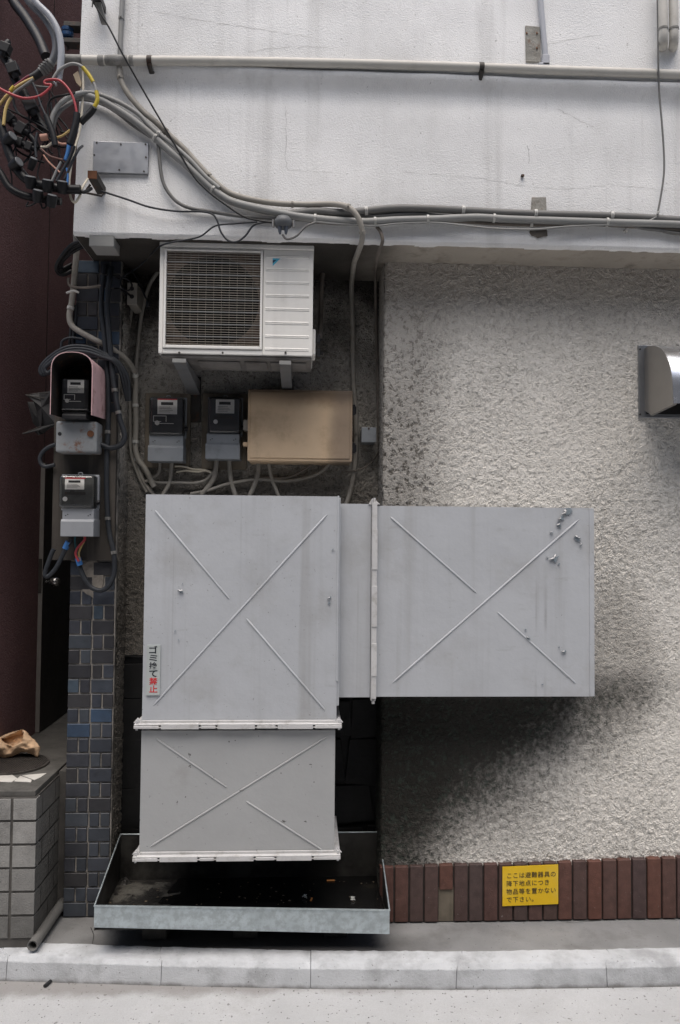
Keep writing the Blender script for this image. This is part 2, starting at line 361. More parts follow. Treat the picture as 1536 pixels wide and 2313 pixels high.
M_inox = mat('stainless_steel', (.36, .37, .385), .33, .85, .12, 4, (.22, .21, .2), .3, 6, streak=.25, sscale=8, scol=(.35, .36, .38))
M_hoodmetal = mat('stainless_hood', (.82, .83, .85), .24, .95, .08, 3)
M_patch = mat('rusty_patch', (.30, .29, .26), .9, 0, .3, 12, (.10, .085, .07), .7, 10, rust=.7, bump=.004)
def kerb_c(nt, pos, c, p):
    x, y, z = sep(nt, pos); w = mul(nt, mul(nt, nz(nt, pos, 9, 5, .65), .5, 'SUBTRACT'), .05)
    g = mul(nt, 1.0, ramp(nt, mul(nt, z, w, 'ADD'), ZS-.004, ZS+.022), 'SUBTRACT'); c = mix(nt, mul(nt, g, .8), c, (.13, .125, .115))
    return mix(nt, mul(nt, ramp(nt, nz(nt, pos, 60, 2, .5), .70, .73), .7), c, (.14, .135, .13))
M_kerb = mat('kerb_concrete', (.50, .515, .53), .85, 0, .16, 5, (.27, .275, .28), .8, 3.2, .44, .68, bump=.0025, bs=120, streak=.15, sscale=14, scol=(.3, .3, .3), custom=kerb_c)
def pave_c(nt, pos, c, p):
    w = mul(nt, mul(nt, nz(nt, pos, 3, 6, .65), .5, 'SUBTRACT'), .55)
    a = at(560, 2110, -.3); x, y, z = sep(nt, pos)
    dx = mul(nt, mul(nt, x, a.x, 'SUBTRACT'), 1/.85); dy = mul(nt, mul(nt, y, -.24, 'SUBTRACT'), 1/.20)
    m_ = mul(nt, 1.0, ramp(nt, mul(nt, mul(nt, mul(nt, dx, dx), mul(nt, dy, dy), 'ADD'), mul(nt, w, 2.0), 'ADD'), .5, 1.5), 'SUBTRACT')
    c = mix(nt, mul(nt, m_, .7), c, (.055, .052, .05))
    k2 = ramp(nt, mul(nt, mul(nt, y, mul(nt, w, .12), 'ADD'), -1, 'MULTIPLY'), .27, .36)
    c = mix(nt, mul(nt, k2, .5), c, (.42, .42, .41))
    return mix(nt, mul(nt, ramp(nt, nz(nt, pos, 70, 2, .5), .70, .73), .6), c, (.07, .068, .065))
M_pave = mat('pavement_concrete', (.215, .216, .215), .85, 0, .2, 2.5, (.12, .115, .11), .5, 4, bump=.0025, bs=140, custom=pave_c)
def street_c(nt, pos, c, p):
    c = mix(nt, mul(nt, ramp(nt, nz(nt, pos, 45, 2, .5), .66, .70), .75), c, (.11, .105, .10))
    c = mix(nt, mul(nt, ramp(nt, nz(nt, pos, 16, 3, .6), .68, .74), .5), c, (.22, .215, .205))
    c = mix(nt, .35, c, mix(nt, ramp(nt, nz(nt, pos, 160, 3), .35, .65), c, (.36, .36, .355)))
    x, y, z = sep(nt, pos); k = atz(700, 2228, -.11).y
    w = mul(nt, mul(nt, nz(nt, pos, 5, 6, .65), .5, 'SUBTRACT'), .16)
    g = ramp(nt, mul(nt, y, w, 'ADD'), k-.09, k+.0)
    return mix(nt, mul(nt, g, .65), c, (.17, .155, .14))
M_street = mat('street_concrete', (.45, .455, .46), .85, 0, .14, 2, (.30, .29, .275), .65, 2.2, .50, .74, bump=.003, bs=130, custom=street_c)
M_block = mat('split_block', 0, .9, 0, .18, 9, (.09, .085, .08), .45, 7, attr=True, bump=.004, bs=150)
M_ptop = mat('platform_tile', (.10, .096, .088), .7, 0, .3, 8, (.04, .038, .035), .7, 5)
M_plight = mat('worn_white_tile', (.55, .53, .49), .7, 0, .1, 10, (.3, .28, .25), .5, 12)
M_iron = mat('cast_iron', (.075, .068, .063), .55, .4, .3, 20, (.15, .13, .11), .4, 30)
M_paper = mat('brown_paper', (.72, .50, .32), .8, 0, .10, 12, (.55, .36, .21), .4, 9)
M_dedge = mat('lit_door_edge', (.20, .185, .17), .6, 0, .2, 5)  # lit copy of the door colour for its front edge
M_door = mat('shaded_door', (.035, .032, .03), .6, 0, .2, 5, (.015, .014, .013), .5, 6)  # door colour darkened to paint in the alley shade
M_knob = mat('nickel_knob', (.45, .44, .43), .25, .9, .1, 20)
M_yellow = mat('yellow_sign_paint', (.72, .46, .015), .45, 0, .05, 3, (.62, .47, .10), .5, 6)
M_stick = mat('sticker_film', (.40, .43, .42), .4, 0, .04, 8)
M_umb = mat('black_umbrella_cloth', (.03, .03, .031), .6, 0, .3, 20)
M_spool = mat('blue_insulator', (.02, .055, .13), .25, 0, .2, 10)
M_crack = mat('crack_shadowed_dirt', (.03, .028, .026), 1, 0, .2)
M_orange = mat('cigarette_filter', (.55, .22, .06), .7, 0, .1); M_wpap = mat('white_scrap', (.6, .6, .58), .7, 0, .1)

# ------------------------------------------------------------------ the setting: street, pavement, kerb

b = MB(); n = 40
b.box(-60, 60, -60, 60, ZS-.3, ZS); struct(b.build('street', M_street, origin=(0, 0, ZS)))
kb = [(-420, 2118), (-40, 2126), (18, 2127), (365, 2139), (702, 2147), (1038, 2149), (1370, 2144), (1720, 2136), (2100, 2128)]
ke = [(-420, 2152), (-40, 2163), (16, 2166), (365, 2176), (702, 2183), (1038, 2185), (1370, 2181), (1720, 2175), (2100, 2168)]
KB = [atz(x, y, 0) for x, y in kb]; KE = [atz(x, y, -.012) for x, y in ke]
# pavement slab whose front follows the kerb
b = MB()
pl = [(p.x, p.y+.004, -.004) for p in KB]
for i in range(len(pl)-1):
    a, c = pl[i], pl[i+1]
    b.add([(a[0], a[1], -.004), (c[0], c[1], -.004), (c[0], 3, -.004), (a[0], 3, -.004)], [(0, 1, 2, 3)])
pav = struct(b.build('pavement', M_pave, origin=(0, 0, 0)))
def strip(pts, w):
    bb = MB()
    for i in range(len(pts)-1):
        p, q = Vector(pts[i]), Vector(pts[i+1]); d = (q-p).normalized(); nn = Vector((-d.y, d.x, 0))*w*random.uniform(.4, 1)
        bb.add([p-nn, q-nn*.7, q+nn*.7, p+nn], [(0, 1, 2, 3)])
    return bb
ck = [(1130, 2083), (1185, 2077), (1250, 2078), (1300, 2084), (1380, 2076), (1450, 2067), (1490, 2070), (1540, 2080)]
pts = []
for i in range(len(ck)-1):
    for k in range(5):
        t = k/5; p = atz(ck[i][0]*(1-t)+ck[i+1][0]*t+random.uniform(-2, 2), ck[i][1]*(1-t)+ck[i+1][1]*t+random.uniform(-1.2, 1.2), 0); pts.append((p.x, p.y, .0005))
strip(pts, .0022).build('crack', M_crack, pav)
pts = [(*atz(x, y, 0).xy, .0006) for x, y in [(205, 2095), (212, 2112), (209, 2130), (210, 2139)]]
strip(pts, .0025).build('joint', M_crack, pav)
KW = ['weathered leftmost kerb stone beside the slanted dark joint', 'kerb stone in front of the concrete block platform corner', 'kerb stone below the left half of the metal tray',
      'kerb stone below the right half of the metal tray', 'kerb stone right of the tray with a faint chip', 'kerb stone below the yellow sign', 'kerb stone at the right edge of the photo', 'kerb stone past the right edge']
for i in range(len(KB)-1):
    bb = MB(); g = .0008; sl = .03 if i == 1 else (.02 if i == 5 else 0); sr = .03 if i == 0 else (.02 if i == 4 else 0)
    secs = []
    for k in range(25):
        t = k/24; B = KB[i].lerp(KB[i+1], t); E = KE[i].lerp(KE[i+1], t)
        gx = g if k == 0 else (-g if k == 24 else 0); ex = -sl*(1-t)*1.0 if i in (1, 5) else (-sr*t if i in (0, 4) else 0)
        w = lambda: random.uniform(-.0025, .0025)
        secs.append([(B.x+gx+ex*-.6, B.y, -.02), (B.x+gx+ex*-.6, B.y, .002+w()), (B.x+gx, B.y*.45+E.y*.55, -.001+w()), (E.x+gx+ex*.4, E.y+.018, -.006+w()), (E.x+gx+ex*.6, E.y, -.024+w()), (E.x+gx+ex, E.y-.012, ZS-.02)])
    m_ = len(secs[0]); vs = [v for s_ in secs for v in s_]
    fs = [(k*m_+j, k*m_+j+1, (k+1)*m_+j+1, (k+1)*m_+j) for k in range(24) for j in range(m_-1)]
    fs = [tuple(reversed(f)) for f in fs]
    fs += [tuple(range(m_)), tuple(range(24*m_+m_-1, 24*m_-1, -1))]
    bb.add(vs, fs)
    tag(bb.build('kerb_stone', M_kerb, bevel=.0035), KW[i], 'kerb stone', 'kerb stones along the street edge')

# ------------------------------------------------------------------ white building
YF, YR, YP = -.27, .30, .08          # fascia, recess wall, pillar front
bld = thing('building', 'white rendered building with rough stucco wall, dark recess and tiled pillar', 'building', (0.5, 0, 0))
XE = at(864, 1300, 0).x             # right edge of recess
XPL = at(158, 1300, YP).x; XPR = at(261, 1300, YP).x
ZSOF = at(768, 545, YF).z
ZL = at(700, 158, YF).z             # ledge line
# upper wall
xl0 = at(165, 527, YF).x; xl1 = at(188, 0, YF).x; ztop = at(188, 0, YF).z
def left_x(z): return xl0+(xl1-xl0)*min(1, max(0, (z-ZSOF)/(ztop-ZSOF)))
XR = 4.5
ga, gb = at(400, 160, YF).x, at(1080, 160, YF).x
def fy(x, z):
    t = z-ZL
    y = YF+.012*noise.noise((x*1.3, z*1.3, 3))+.004*noise.noise((x*5, z*5, 9))
    if t > 0: y -= .022
    elif t > -.014: y += (.035 if ga < x < gb else -.018)*min(1, max(0, min(x-ga, gb-x)/.25+.0 if ga < x < gb else 1))
    else: y -= .038*math.exp(-((t+.03)/.045)**2)*(1-math.exp(-((t)/.01)**2)) - .010*math.exp(-((t+.13)/.06)**2)
    y += .010*math.exp(-((x-at(775, 300, YF).x)/.012)**2)*(.5 if z < ZL-.05 else 0)
    return y
bb = MB(); zs = []
z = ZSOF+.014
while z < ztop+.35:
    zs.append(z); z += .007 if abs(z-ZL) < .12 else .022
zs.append(7.0)
nx = 150; vs = []
for z in zs:
    x0 = left_x(z)
    for i in range(nx+1):
        x = x0+(XR-x0)*(i/nx)**1.25; vs.append((x, fy(x, z), z))
fs = [(j*(nx+1)+i, j*(nx+1)+i+1, (j+1)*(nx+1)+i+1, (j+1)*(nx+1)+i) for j in range(len(zs)-1) for i in range(nx)]
bb.add(vs, fs, True)
# worn lower lip: small fillet, soffit edge and the left return
vs = []
for i in range(nx+1):
    x = left_x(ZSOF)+(XR-left_x(ZSOF))*(i/nx)**1.25; w = .006*noise.noise((x*9, 0, 5)); y = fy(x, zs[0])
    vs += [(x, y, zs[0]), (x, y+.004, ZSOF+.006+w), (x, y+.014, ZSOF+w*.7), (x, y+.05, ZSOF+.001)]
fs = [(i*4+j, i*4+j+1, (i+1)*4+j+1, (i+1)*4+j) for i in range(nx) for j in range(3)]
bb.add(vs, [tuple(reversed(f)) for f in fs], True)
vs = []
for z in [ZSOF]+zs: vs += [(left_x(z), fy(left_x(z), max(z, zs[0])), z), (left_x(z), 4, z)]
bb.add(vs, [(2*i, 2*i+2, 2*i+3, 2*i+1) for i in range(len(zs))])
bb.add([(left_x(7), YF-.02, 7), (XR, YF-.02, 7), (XR, 4, 7), (left_x(7), 4, 7)], [(0, 1, 2, 3)])
bb.build('upper_wall', M_white, bld)
MB().add([(0, 0, 0)], []) if False else None
def wall_crack(pxs, w):
    P_ = []; random.seed(int(pxs[0][0]))
    for i in range(len(pxs)-1):
        for k in range(6):
            t = k/6; P_.append(at(pxs[i][0]*(1-t)+pxs[i+1][0]*t+random.uniform(-2, 2), pxs[i][1]*(1-t)+pxs[i+1][1]*t+random.uniform(-1.5, 1.5), YF))
    b_ = MB()
    for i in range(len(P_)-1):
        p, q = P_[i], P_[i+1]; h = Vector((0, 0, 1))*w*random.uniform(.15, .55) if abs(q.x-p.x) > abs(q.z-p.z) else Vector((1, 0, 0))*w*random.uniform(.3, 1)
        yp, yq = fy(p.x, p.z)-.0012, fy(q.x, q.z)-.0012
        b_.add([(p.x-h.x, yp, p.z-h.z), (q.x-h.x, yq, q.z-h.z), (q.x+h.x, yq, q.z+h.z), (p.x+h.x, yp, p.z+h.z)], [(0, 1, 2, 3), (3, 2, 1, 0)])
    b_.build('hairline_crack', M_hair, bld)
M_hair = mat('hairline_dirt', (.42, .415, .40), 1, 0, .3, 30)
wall_crack([(350, 32), (420, 48), (480, 58), (560, 70), (640, 84), (720, 95)], .0016)
wall_crack([(560, 128), (610, 118), (700, 112), (760, 117)], .0013)
wall_crack([(900, 386), (960, 392), (1040, 400), (1100, 405), (1180, 420), (1260, 428), (1330, 424), (1380, 417), (1440, 424), (1520, 430)], .0014)
wall_crack([(1230, 108), (1280, 96), (1330, 88), (1360, 86)], .0016)
wall_crack([(1260, 245), (1290, 262), (1320, 278), (1345, 290)], .0018)
wall_crack([(645, 240), (646, 300), (645, 360), (650, 384), (720, 388), (780, 392)], .0012)
wall_crack([(1190, 330), (1196, 380)], .0012)
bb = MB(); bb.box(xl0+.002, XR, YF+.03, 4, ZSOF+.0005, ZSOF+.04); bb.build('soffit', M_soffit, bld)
# rough stucco wall on the right
zb = at(1200, 1948, 0).z
bb = MB(); gx = 340; gz = 600
bb.grid(XE, 2.6, zb-.04, ZSOF, int((2.6-XE)/.0043), int((ZSOF-zb+.04)/.0043), lambda x, z: -.004+.006*noise.noise((x*2, z*2, 1))+(.012*math.exp(-(x-XE)/.012)))
# recess reveal
bb.grid(0, .34, zb-.3, ZSOF, 40, 300, lambda x, z: x, lambda x, z: XE)
bb.v = [v for v in bb.v]
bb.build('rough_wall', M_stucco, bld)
bb = MB(); bb.box(XE+.02, XR, .05, 4, .0, ZSOF); bb.build('wall_core', M_grout, bld)
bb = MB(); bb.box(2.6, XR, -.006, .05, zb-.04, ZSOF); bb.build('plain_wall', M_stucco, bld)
# recess back wall
ZST = at(560, 1480, YR).z
bb = MB(); bb.grid(XPR-.05, XE+.02, ZST, ZSOF, int((XE-XPR)/.007), int((ZSOF-ZST)/.007), lambda x, z: YR)
bb.grid(0, .26, 0.0, ZSOF, 30, 380, lambda x, z: YP+.03+x, lambda x, z: XPR+.004)     # pillar flank (flipped below)
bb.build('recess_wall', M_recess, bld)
bb = MB()                                                        # crazy black stone cladding in the lower recess
random.seed(4)
bb.box(XPR-.05, XE+.02, YR+.012, YR+.1, 0, ZST)
zz = 0
while zz < ZST:
    h = random.uniform(.16, .3); xx = XPR-.03
    while xx < XE:
        w = random.uniform(.18, .36); j = lambda: random.uniform(-.02, .02)
        bb.prism([(xx+.008+j(), YR-.006, zz+.008+j()), (xx+w-.008+j(), YR-.006, zz+.008+j()), (xx+w-.008+j(), YR-.006, min(ZST, zz+h)-.008+j()*.5), (xx+.008+j(), YR-.006, min(ZST, zz+h)-.008+j()*.5)], (0, .02, 0)); xx += w
    zz += h
bb.build('stone_cladding', M_stone, bld, .006)
# pillar with small glazed tiles
bb = MB(); bb.box(XPL+.002, XPR, YP+.008, 4, 0, ZSOF); bb.build('pillar', M_mortar, bld)
bb = MB(); random.seed(11)
ph = pw(32.4, YP); WT = XPR-XPL; nrow = int(ZSOF/ph)+1
pal_d = [(.040, .042, .050), (.034, .034, .038), (.046, .045, .048)]; pal_n = [(.040, .045, .057), (.044, .051, .064), (.050, .057, .068)]; pal_b = [(.050, .075, .112), (.042, .068, .112), (.058, .080, .105)]
for r_ in range(nrow):
    z0 = r_*ph+.002; z1 = min(ZSOF-.002, (r_+1)*ph-.004)
    if z1 <= z0+.01: continue
    ypx = 2042-r_*32.4
    sets = [(0, .245), (.262, .485), (.502, 1)] if r_ % 2 else [(0, .505), (.525, .745), (.762, 1)]
    for (a, c) in sets:
        if 1262 < ypx < 1345 and a > .2 and c < .9: continue     # tiles knocked out below the meter board
        q = random.random(); hi = .15 if (1340 < ypx < 1720 or 600 < ypx < 860) else .03
        pal = pal_b if q < hi*(1.3 if a < .4 else .6) else (pal_n if q < .50 else pal_d)
        cc = random.choice(pal); k = random.uniform(.8, 1.2); cc = tuple(x*k for x in cc)
        ch = random.uniform(0, .006) if c == 1 else 0; j = random.uniform(-.0015, .0015)
        bb.box(XPL+a*WT+(.001 if a else 0), XPL+c*WT-.001-ch, YP+j, YP+.02, z0, z1, cc, .0015)
bb.build('pillar_tiles', M_tile, bld, .002, 1)
bb = MB(); c = at(208, 1305, YP)
pp = []
for k in range(18):
    a = 2*math.pi*k/18; rr = 1+.18*noise.noise((math.cos(a)*2, math.sin(a)*2, 7)); pp.append((c.x+math.cos(a)*.062*rr, YP+.001, c.z+math.sin(a)*.105*rr))
bb.prism(list(reversed(pp)), (0, .03, 0)); bb.build('mortar_patch', mat('rough_mortar', (.24, .215, .185), .95, 0, .3, 10, (.10, .09, .08), .6, 12, bump=.008, bs=60), bld, .004)
# brick plinth
plinth_top = [(860, 1958), (1000, 1953.5), (1136, 1951), (1265, 1947), (1400, 1941), (1536, 1935), (1700, 1928), (2000, 1916)]
def lerp_tab(tab, x):
    for i in range(len(tab)-1):
        if x <= tab[i+1][0]: break
    (a, ya), (b_, yb) = tab[i], tab[i+1]; return ya+(yb-ya)*(x-a)/(b_-a)
bb = MB(); bg_ = MB(); random.seed(5); x = 857.0
bcol = [(.075, .042, .036), (.075, .044, .038), (.058, .043, .041), (.064, .045, .042), (.084, .045, .036), (.060, .043, .041), (.056, .044, .043), (.070, .043, .039), (.064, .044, .040), (.056, .043, .041), (.070, .045, .041),
        (.064, .045, .041), (.084, .046, .038), (.064, .044, .041), (.092, .047, .037), (.072, .046, .041), (.080, .046, .039), (.056, .042, .042), (.090, .047, .037), (.074, .046, .040), (.066, .044, .042)]
k = 0
while x < 2000:
    zt = at(x, lerp_tab(plinth_top, x), -.030).z; x0 = at(x+1.5, 2010, -.030).x; x1 = at(x+33.6-1.5, 2010, -.030).x
    cc = bcol[k % len(bcol)]; lo = .004
    if k == 4:
        bb.box(x0, x1, -.030, .02, zt-.13, zt, cc, .001); lm_ = MB(); lm_.box(x0-.004, x1+.004, -.019, .04, .002, zt-.12); lm_.build('exposed_mortar', M_board2, bld)
    else: bb.box(x0, x1, -.030+random.uniform(-.0015, .0015), .02, lo, zt-random.uniform(0, .003), cc, .001)
    k += 1; x += 33.6
bb.c = [tuple(v*q for v, q in zip(c_, (1.30, 1.14, 1.07))) if c_ else c_ for c_ in bb.c]; bb.build('brick_plinth', M_brick, bld, .003, 1)
bg_.box(XE-.0, XR, -.016, .06, 0, zb-.012); bg_.build('plinth_joints', mat('plinth_mortar', (.05, .046, .043), .95, 0, .3, 30, (.03, .028, .026), .6, 14), bld)

bb = MB(); bb.box(XPL-1.2, XPL+.1, 5, 5.2, 0, 7); bb.build('alley_end_wall', M_soffit, bld)
# ------------------------------------------------------------------ unseen facing building, added to cut low-angle light; reflected in the metal
opp = thing('added_facing_building', 'unseen grey building across the street, added to block low light', 'building', (0, -9, ZS))
bb = MB(); bb.box(-14, 14, -12, -7.2, ZS, 8.5); bb.build('wall', mat('facing_render', (.16, .155, .15), .85, 0, .2, 2), opp)
for k in range(-4, 5):
    for zz in (1.0, 4.0):
        w_ = MB(); w_.box(k*3-.8, k*3+.8, -7.23, -7.185, zz, zz+1.3); f_ = w_.build('window', M_door, opp); g_ = MB(); g_.box(k*3-.72, k*3+.72, -7.19, -7.18, zz+.08, zz+1.22); g_.build('pane', mat('window_glass', (.03, .035, .04), .08) if 'window_glass' not in bpy.data.materials else bpy.data.materials['window_glass'], f_)

# ------------------------------------------------------------------ maroon building and the alley
XM = at(0, 700, .20).x
mar = thing('maroon_building', 'dark maroon rendered building across the narrow alley', 'building', (XM-1, 1, 0))
bb = MB(); bb.box(XM-3, XM, -.05, 8, 0, 7.5); bb.build('wall', M_maroon, mar)
bb = MB()
for yy in (.95, 2.2): bb.box(XM-.02, XM+.002, yy-.004, yy+.004, .75, 7.5)
bb.build('panel_joint', M_crack, mar)
YD = .90
dx0 = at(79, 1300, YD).x; dx1 = at(97, 1300, YD).x; dzb = .752; dzt = at(90, 1045, YD).z
bb = MB(); bb.box(dx0, dx1, YD, YD+.78, dzb, dzt); dr = bb.build('door', M_door, mar, .003); dr['label'] = 'shade-darkened door standing open, seen edge on'
bb = MB(); bb.box(dx0+.001, dx1-.001, YD-.002, YD-.0003, dzb+.002, dzt-.002); bb.build('lit_edge_strip', M_dedge, dr); bb = MB(); x0, x1, z0, z1 = ext(81, 1262, 95, 1340, YD); bb.box(x0, x1, YD-.005, YD-.0025, z0, z1); bb.build('lock_plate', M_board, dr)
kc = at(88, 1314, YD+.07)
for sgn, xe in ((-1, dx0), (1, dx1)):
    bb = MB(); bb.tube([(xe, kc.y, kc.z), (xe+sgn*.018, kc.y, kc.z), (xe+sgn*.022, kc.y, kc.z), (xe+sgn*.04, kc.y, kc.z), (xe+sgn*.075, kc.y, kc.z), (xe+sgn*.082, kc.y, kc.z)], [.011, .011, .018, .03, .027, .012], 16); bb.build('door_knob', M_knob, dr)
# raised concrete block platform in the alley mouth
YB = -.21; ZPL = .75; XB = at(80, 1940, YB).x
plat = thing('block_platform', 'grey concrete block platform filling the alley mouth', 'platform', (XB-.3, 0, 0))
bb = MB(); bb.box(-3.5, XB-.006, YB+.006, 3, 0, ZPL-.03); bb.box(XB-.006, XPL+.02, .14, 8, 0, ZPL-.01); bb.build('core', mat('block_joint', (.085, .08, .074), .95, 0, .3, 12), plat)
bb = MB(); random.seed(3); nr = 6; hb = (ZPL-.05-.02)/nr; wb = pw(53, YB)
for r_ in range(nr):
    z0 = .04+r_*hb; kx = XB
    g = .26 if r_ > 2 else (.21 if r_ > 0 else .15)
    for q in range(16):
        k = random.uniform(.92, 1.08); cc = (g*k*1.0, g*k*.98, g*k*.93)
        bb.box(kx-wb+.005, kx if q == 0 else kx-.005, YB, YB+.05, z0+.005, z0+hb-.005, cc, .002); kx -= wb
    yy = YB+.006; q = 0
    while yy < 1.2:
        w = (.085 if r_ % 2 else .19) if q == 0 else .19
        k = random.uniform(.9, 1.1); g2 = g*.55
        bb.add([(XB, yy, z0+.004), (XB, yy+w-.007, z0+.004), (XB, yy+w-.007, z0+hb-.004), (XB, yy, z0+hb-.004)], [(0, 1, 2, 3)], False, (g2*k, g2*k*.97, g2*k*.9))
        yy += w; q += 1
bb.build('block_wall', M_block, plat)
bb = MB(); bb.box(-3.5, XB-.012, YB+.014, 8, ZPL-.03, ZPL-.002); bb.build('top_slab', M_ptop, plat, .003)
bb = MB()
for poly in ([(-30, 1752), (28, 1750), (40, 1758), (26, 1766), (-30, 1763)], [(32, 1764), (46, 1752), (72, 1761), (70, 1766)], [(50, 1751), (105, 1746), (92, 1755), (78, 1761)]):
    bb.prism([tuple(atz(x, y, ZPL+.001)) for x, y in reversed(poly)], (0, 0, -.02))
bb.build('white_tile_shards', M_plight, plat, .001, 1)
mc = atz(30, 1728, ZPL)
bb = MB(); rr = .185
bb.tube([(mc.x, mc.y, ZPL-.001), (mc.x, mc.y, ZPL+.009)], rr, 48)
for k in range(-12, 13):
    h = math.sqrt(max(0, rr*rr*.86-(k*.0135)**2))
    if h > .01: bb.box(mc.x+k*.0135-.003, mc.x+k*.0135+.003, mc.y-h, mc.y+h, ZPL+.009, ZPL+.0125)
tag(bb.build('manhole_cover', M_iron), 'round ribbed iron cover set in the platform top under the paper bag', 'manhole cover')
# crumpled paper bag: an inflated, creased outline with a gaping fold
BO = [(-48, 1676), (-20, 1668), (0, 1664), (10, 1658), (31, 1651), (52, 1646), (60, 1650), (67, 1659), (80, 1671), (91, 1685), (91, 1696), (87, 1713), (80, 1711), (72, 1705), (60, 1701), (47, 1700), (36, 1706), (26, 1711), (12, 1714), (0, 1712), (-30, 1714), (-48, 1706)]
YBG = atz(40, 1712, ZPL+.012).y+.02
def inside(x, y):
    r_ = False; n_ = len(BO)
    for i in range(n_):
        (x1, y1), (x2, y2) = BO[i], BO[i-1]
        if (y1 > y) != (y2 > y) and x < (x2-x1)*(y-y1)/(y2-y1)+x1: r_ = not r_
    return r_
def edge(x, y):
    m_ = 1e9
    for i in range(len(BO)):
        a, b_ = Vector(BO[i-1]), Vector(BO[i]); p = Vector((x, y)); t = max(0, min(1, (p-a).dot(b_-a)/(b_-a).length_squared)); m_ = min(m_, (p-(a+(b_-a)*t)).length)
    return m_
PK = [(2, 1670), (48, 1650), (53, 1657), (50, 1676), (29, 1685), (10, 1678)]
def pk(x, y):
    n_ = len(PK); r_ = False
    for i in range(n_):
        (x1, y1), (x2, y2) = PK[i], PK[i-1]
        if (y1 > y) != (y2 > y) and x < (x2-x1)*(y-y1)/(y2-y1)+x1: r_ = not r_
    return r_
def crease(x, y, f, sd): return abs(noise.noise((x*f, y*f*1.3, sd)))
idx = {}; vs = []; fs = []; st_ = 2.2; NX, NY = 68, 34
def bv(i, j, back):
    x, y = -50+i*st_, 1643+j*st_*.98; key = (i, j, back)
    if key in idx: return idx[key]
    e_ = edge(x, y); inf = math.sqrt(min(e_, 26)/26)
    if back: Y = YBG+.10*inf
    else:
        Y = YBG-.085*inf+.050*crease(x, y, .030, 3)*inf+.022*crease(x, y, .07, 7)*inf+.006*crease(x, y, .16, 1)
        if pk(x, y): Y += .085*min(1, (e_+2)/8)
        Y += .12*max(0, (1712-y)/70)*.35
    idx[key] = len(vs); p = at(x, y, Y); p.z = max(p.z, ZPL+.010); vs.append(tuple(p)); return idx[key]
for j in range(NY):
    for i in range(NX):
        if all(inside(-50+a*st_, 1643+c*st_*.98) for a, c in ((i, j), (i+1, j), (i, j+1), (i+1, j+1))):
            fs.append((bv(i, j+1, 0), bv(i+1, j+1, 0), bv(i+1, j, 0), bv(i, j, 0))); fs.append((bv(i, j, 1), bv(i+1, j, 1), bv(i+1, j+1, 1), bv(i, j+1, 1)))
bb = MB(); bb.add(vs, fs, True); o = bb.build('paper_bag', M_paper); tag(o, 'crumpled brown paper bag lying on the round iron cover', 'bag')
# stitch the rim of the two halves together
import bmesh
bm = bmesh.new(); bm.from_mesh(o.data); be = [e for e in bm.edges if e.is_boundary]
def near(v, pool): return min(pool, key=lambda q: (q.co.xz-v.co.xz).length)
try: bmesh.ops.bridge_loops(bm, edges=be)
except Exception: pass
bm.to_mesh(o.data); bm.free()
# drain pipe stub
a = at(74, 2094, -.26); c = at(150, 2026, .2); a.z = .035; c.z = .05
bb = MB(); d = (c-a).normalized(); ro, ri = .026, .02
bb.tube([a+d*.05, a+d*.0005, a], [ri, ri, ro], 20, caps=False); bb.tube([a, c], ro, 20, caps=False); bb.tube([a+d*.05, a+d*.052], [ri, .001], 20, caps=False)
tag(bb.build('drain_pipe', M_cgrey), 'short grey plastic drain pipe lying beside the block platform foot', 'pipe')

# ------------------------------------------------------------------ exhaust duct
YDU, YBR = -.30, -.24
duct = thing('exhaust_duct', 'grey painted sheet metal T-shaped exhaust duct with raised cross ribs', 'duct', (at(540, 1600, YDU).x, -.05, .45))
def rib(bb, p, q, Y, w=5.0):
    Y = Y+pw(w, Y)*.12
    A, B = at(p[0], p[1], Y), at(q[0], q[1], Y); bb.tube([A, A.lerp(B, .02), A.lerp(B, .98), B], [.002, pw(w, Y)/2, pw(w, Y)/2, .002], 8)
def panel_box(px0, py0, px1, py1, Y0, Y1, bulge=.0012):
    x0, x1, z0, z1 = ext(px0, py0, px1, py1, Y0); bb = MB(); bb.box(x0, x1, Y0+.001, Y1, z0, z1)
    bb.f.pop(0); bb.sm.pop(0); bb.c.pop(0)
    bb.grid(x0, x1, z0, z1, 24, 24, lambda x, z: Y0+.001-bulge*(math.sin(math.pi*(x-x0)/(x1-x0))*math.sin(math.pi*(z-z0)/(z1-z0)))*.6+.0008*noise.noise((x*3, z*3, 2))*math.sin(math.pi*(x-x0)/(x1-x0))*math.sin(math.pi*(z-z0)/(z1-z0)))
    return bb
bb = panel_box(325, 1119, 762, 1633, YDU, .16)
e1 = ext(325, 1119, 762, 1633, YDU)
up = bb.build('upper_section', M_duct, duct)
bb = MB()
rib(bb, (350, 1153), (518, 1353), YDU); rib(bb, (739, 1162), (347, 1593), YDU); rib(bb, (556, 1397), (733, 1603), YDU); bb.build('cross_rib', M_duct, up)
bb = MB(); bb.box(e1[1]-.001, e1[1]+.012, YDU+.01, YDU+.03, e1[2]+.08, e1[3]-.005); bb.box(e1[1]-.004, e1[1]+.005, YDU-.003, YDU+.05, e1[2]+.2, e1[3]+.003); bb.build('corner_seam', M_duct, up, .002)
low = panel_box(317, 1650, 756, 1928, YDU, .16).build('lower_section', M_ductlow, duct)
bb = MB(); rib(bb, (353, 1669), (513, 1779), YDU, 4.5); rib(bb, (740, 1663), (340, 1912), YDU, 4.5); rib(bb, (556, 1810), (727, 1920), YDU, 4.5); bb.build('cross_rib', M_ductlow, low)
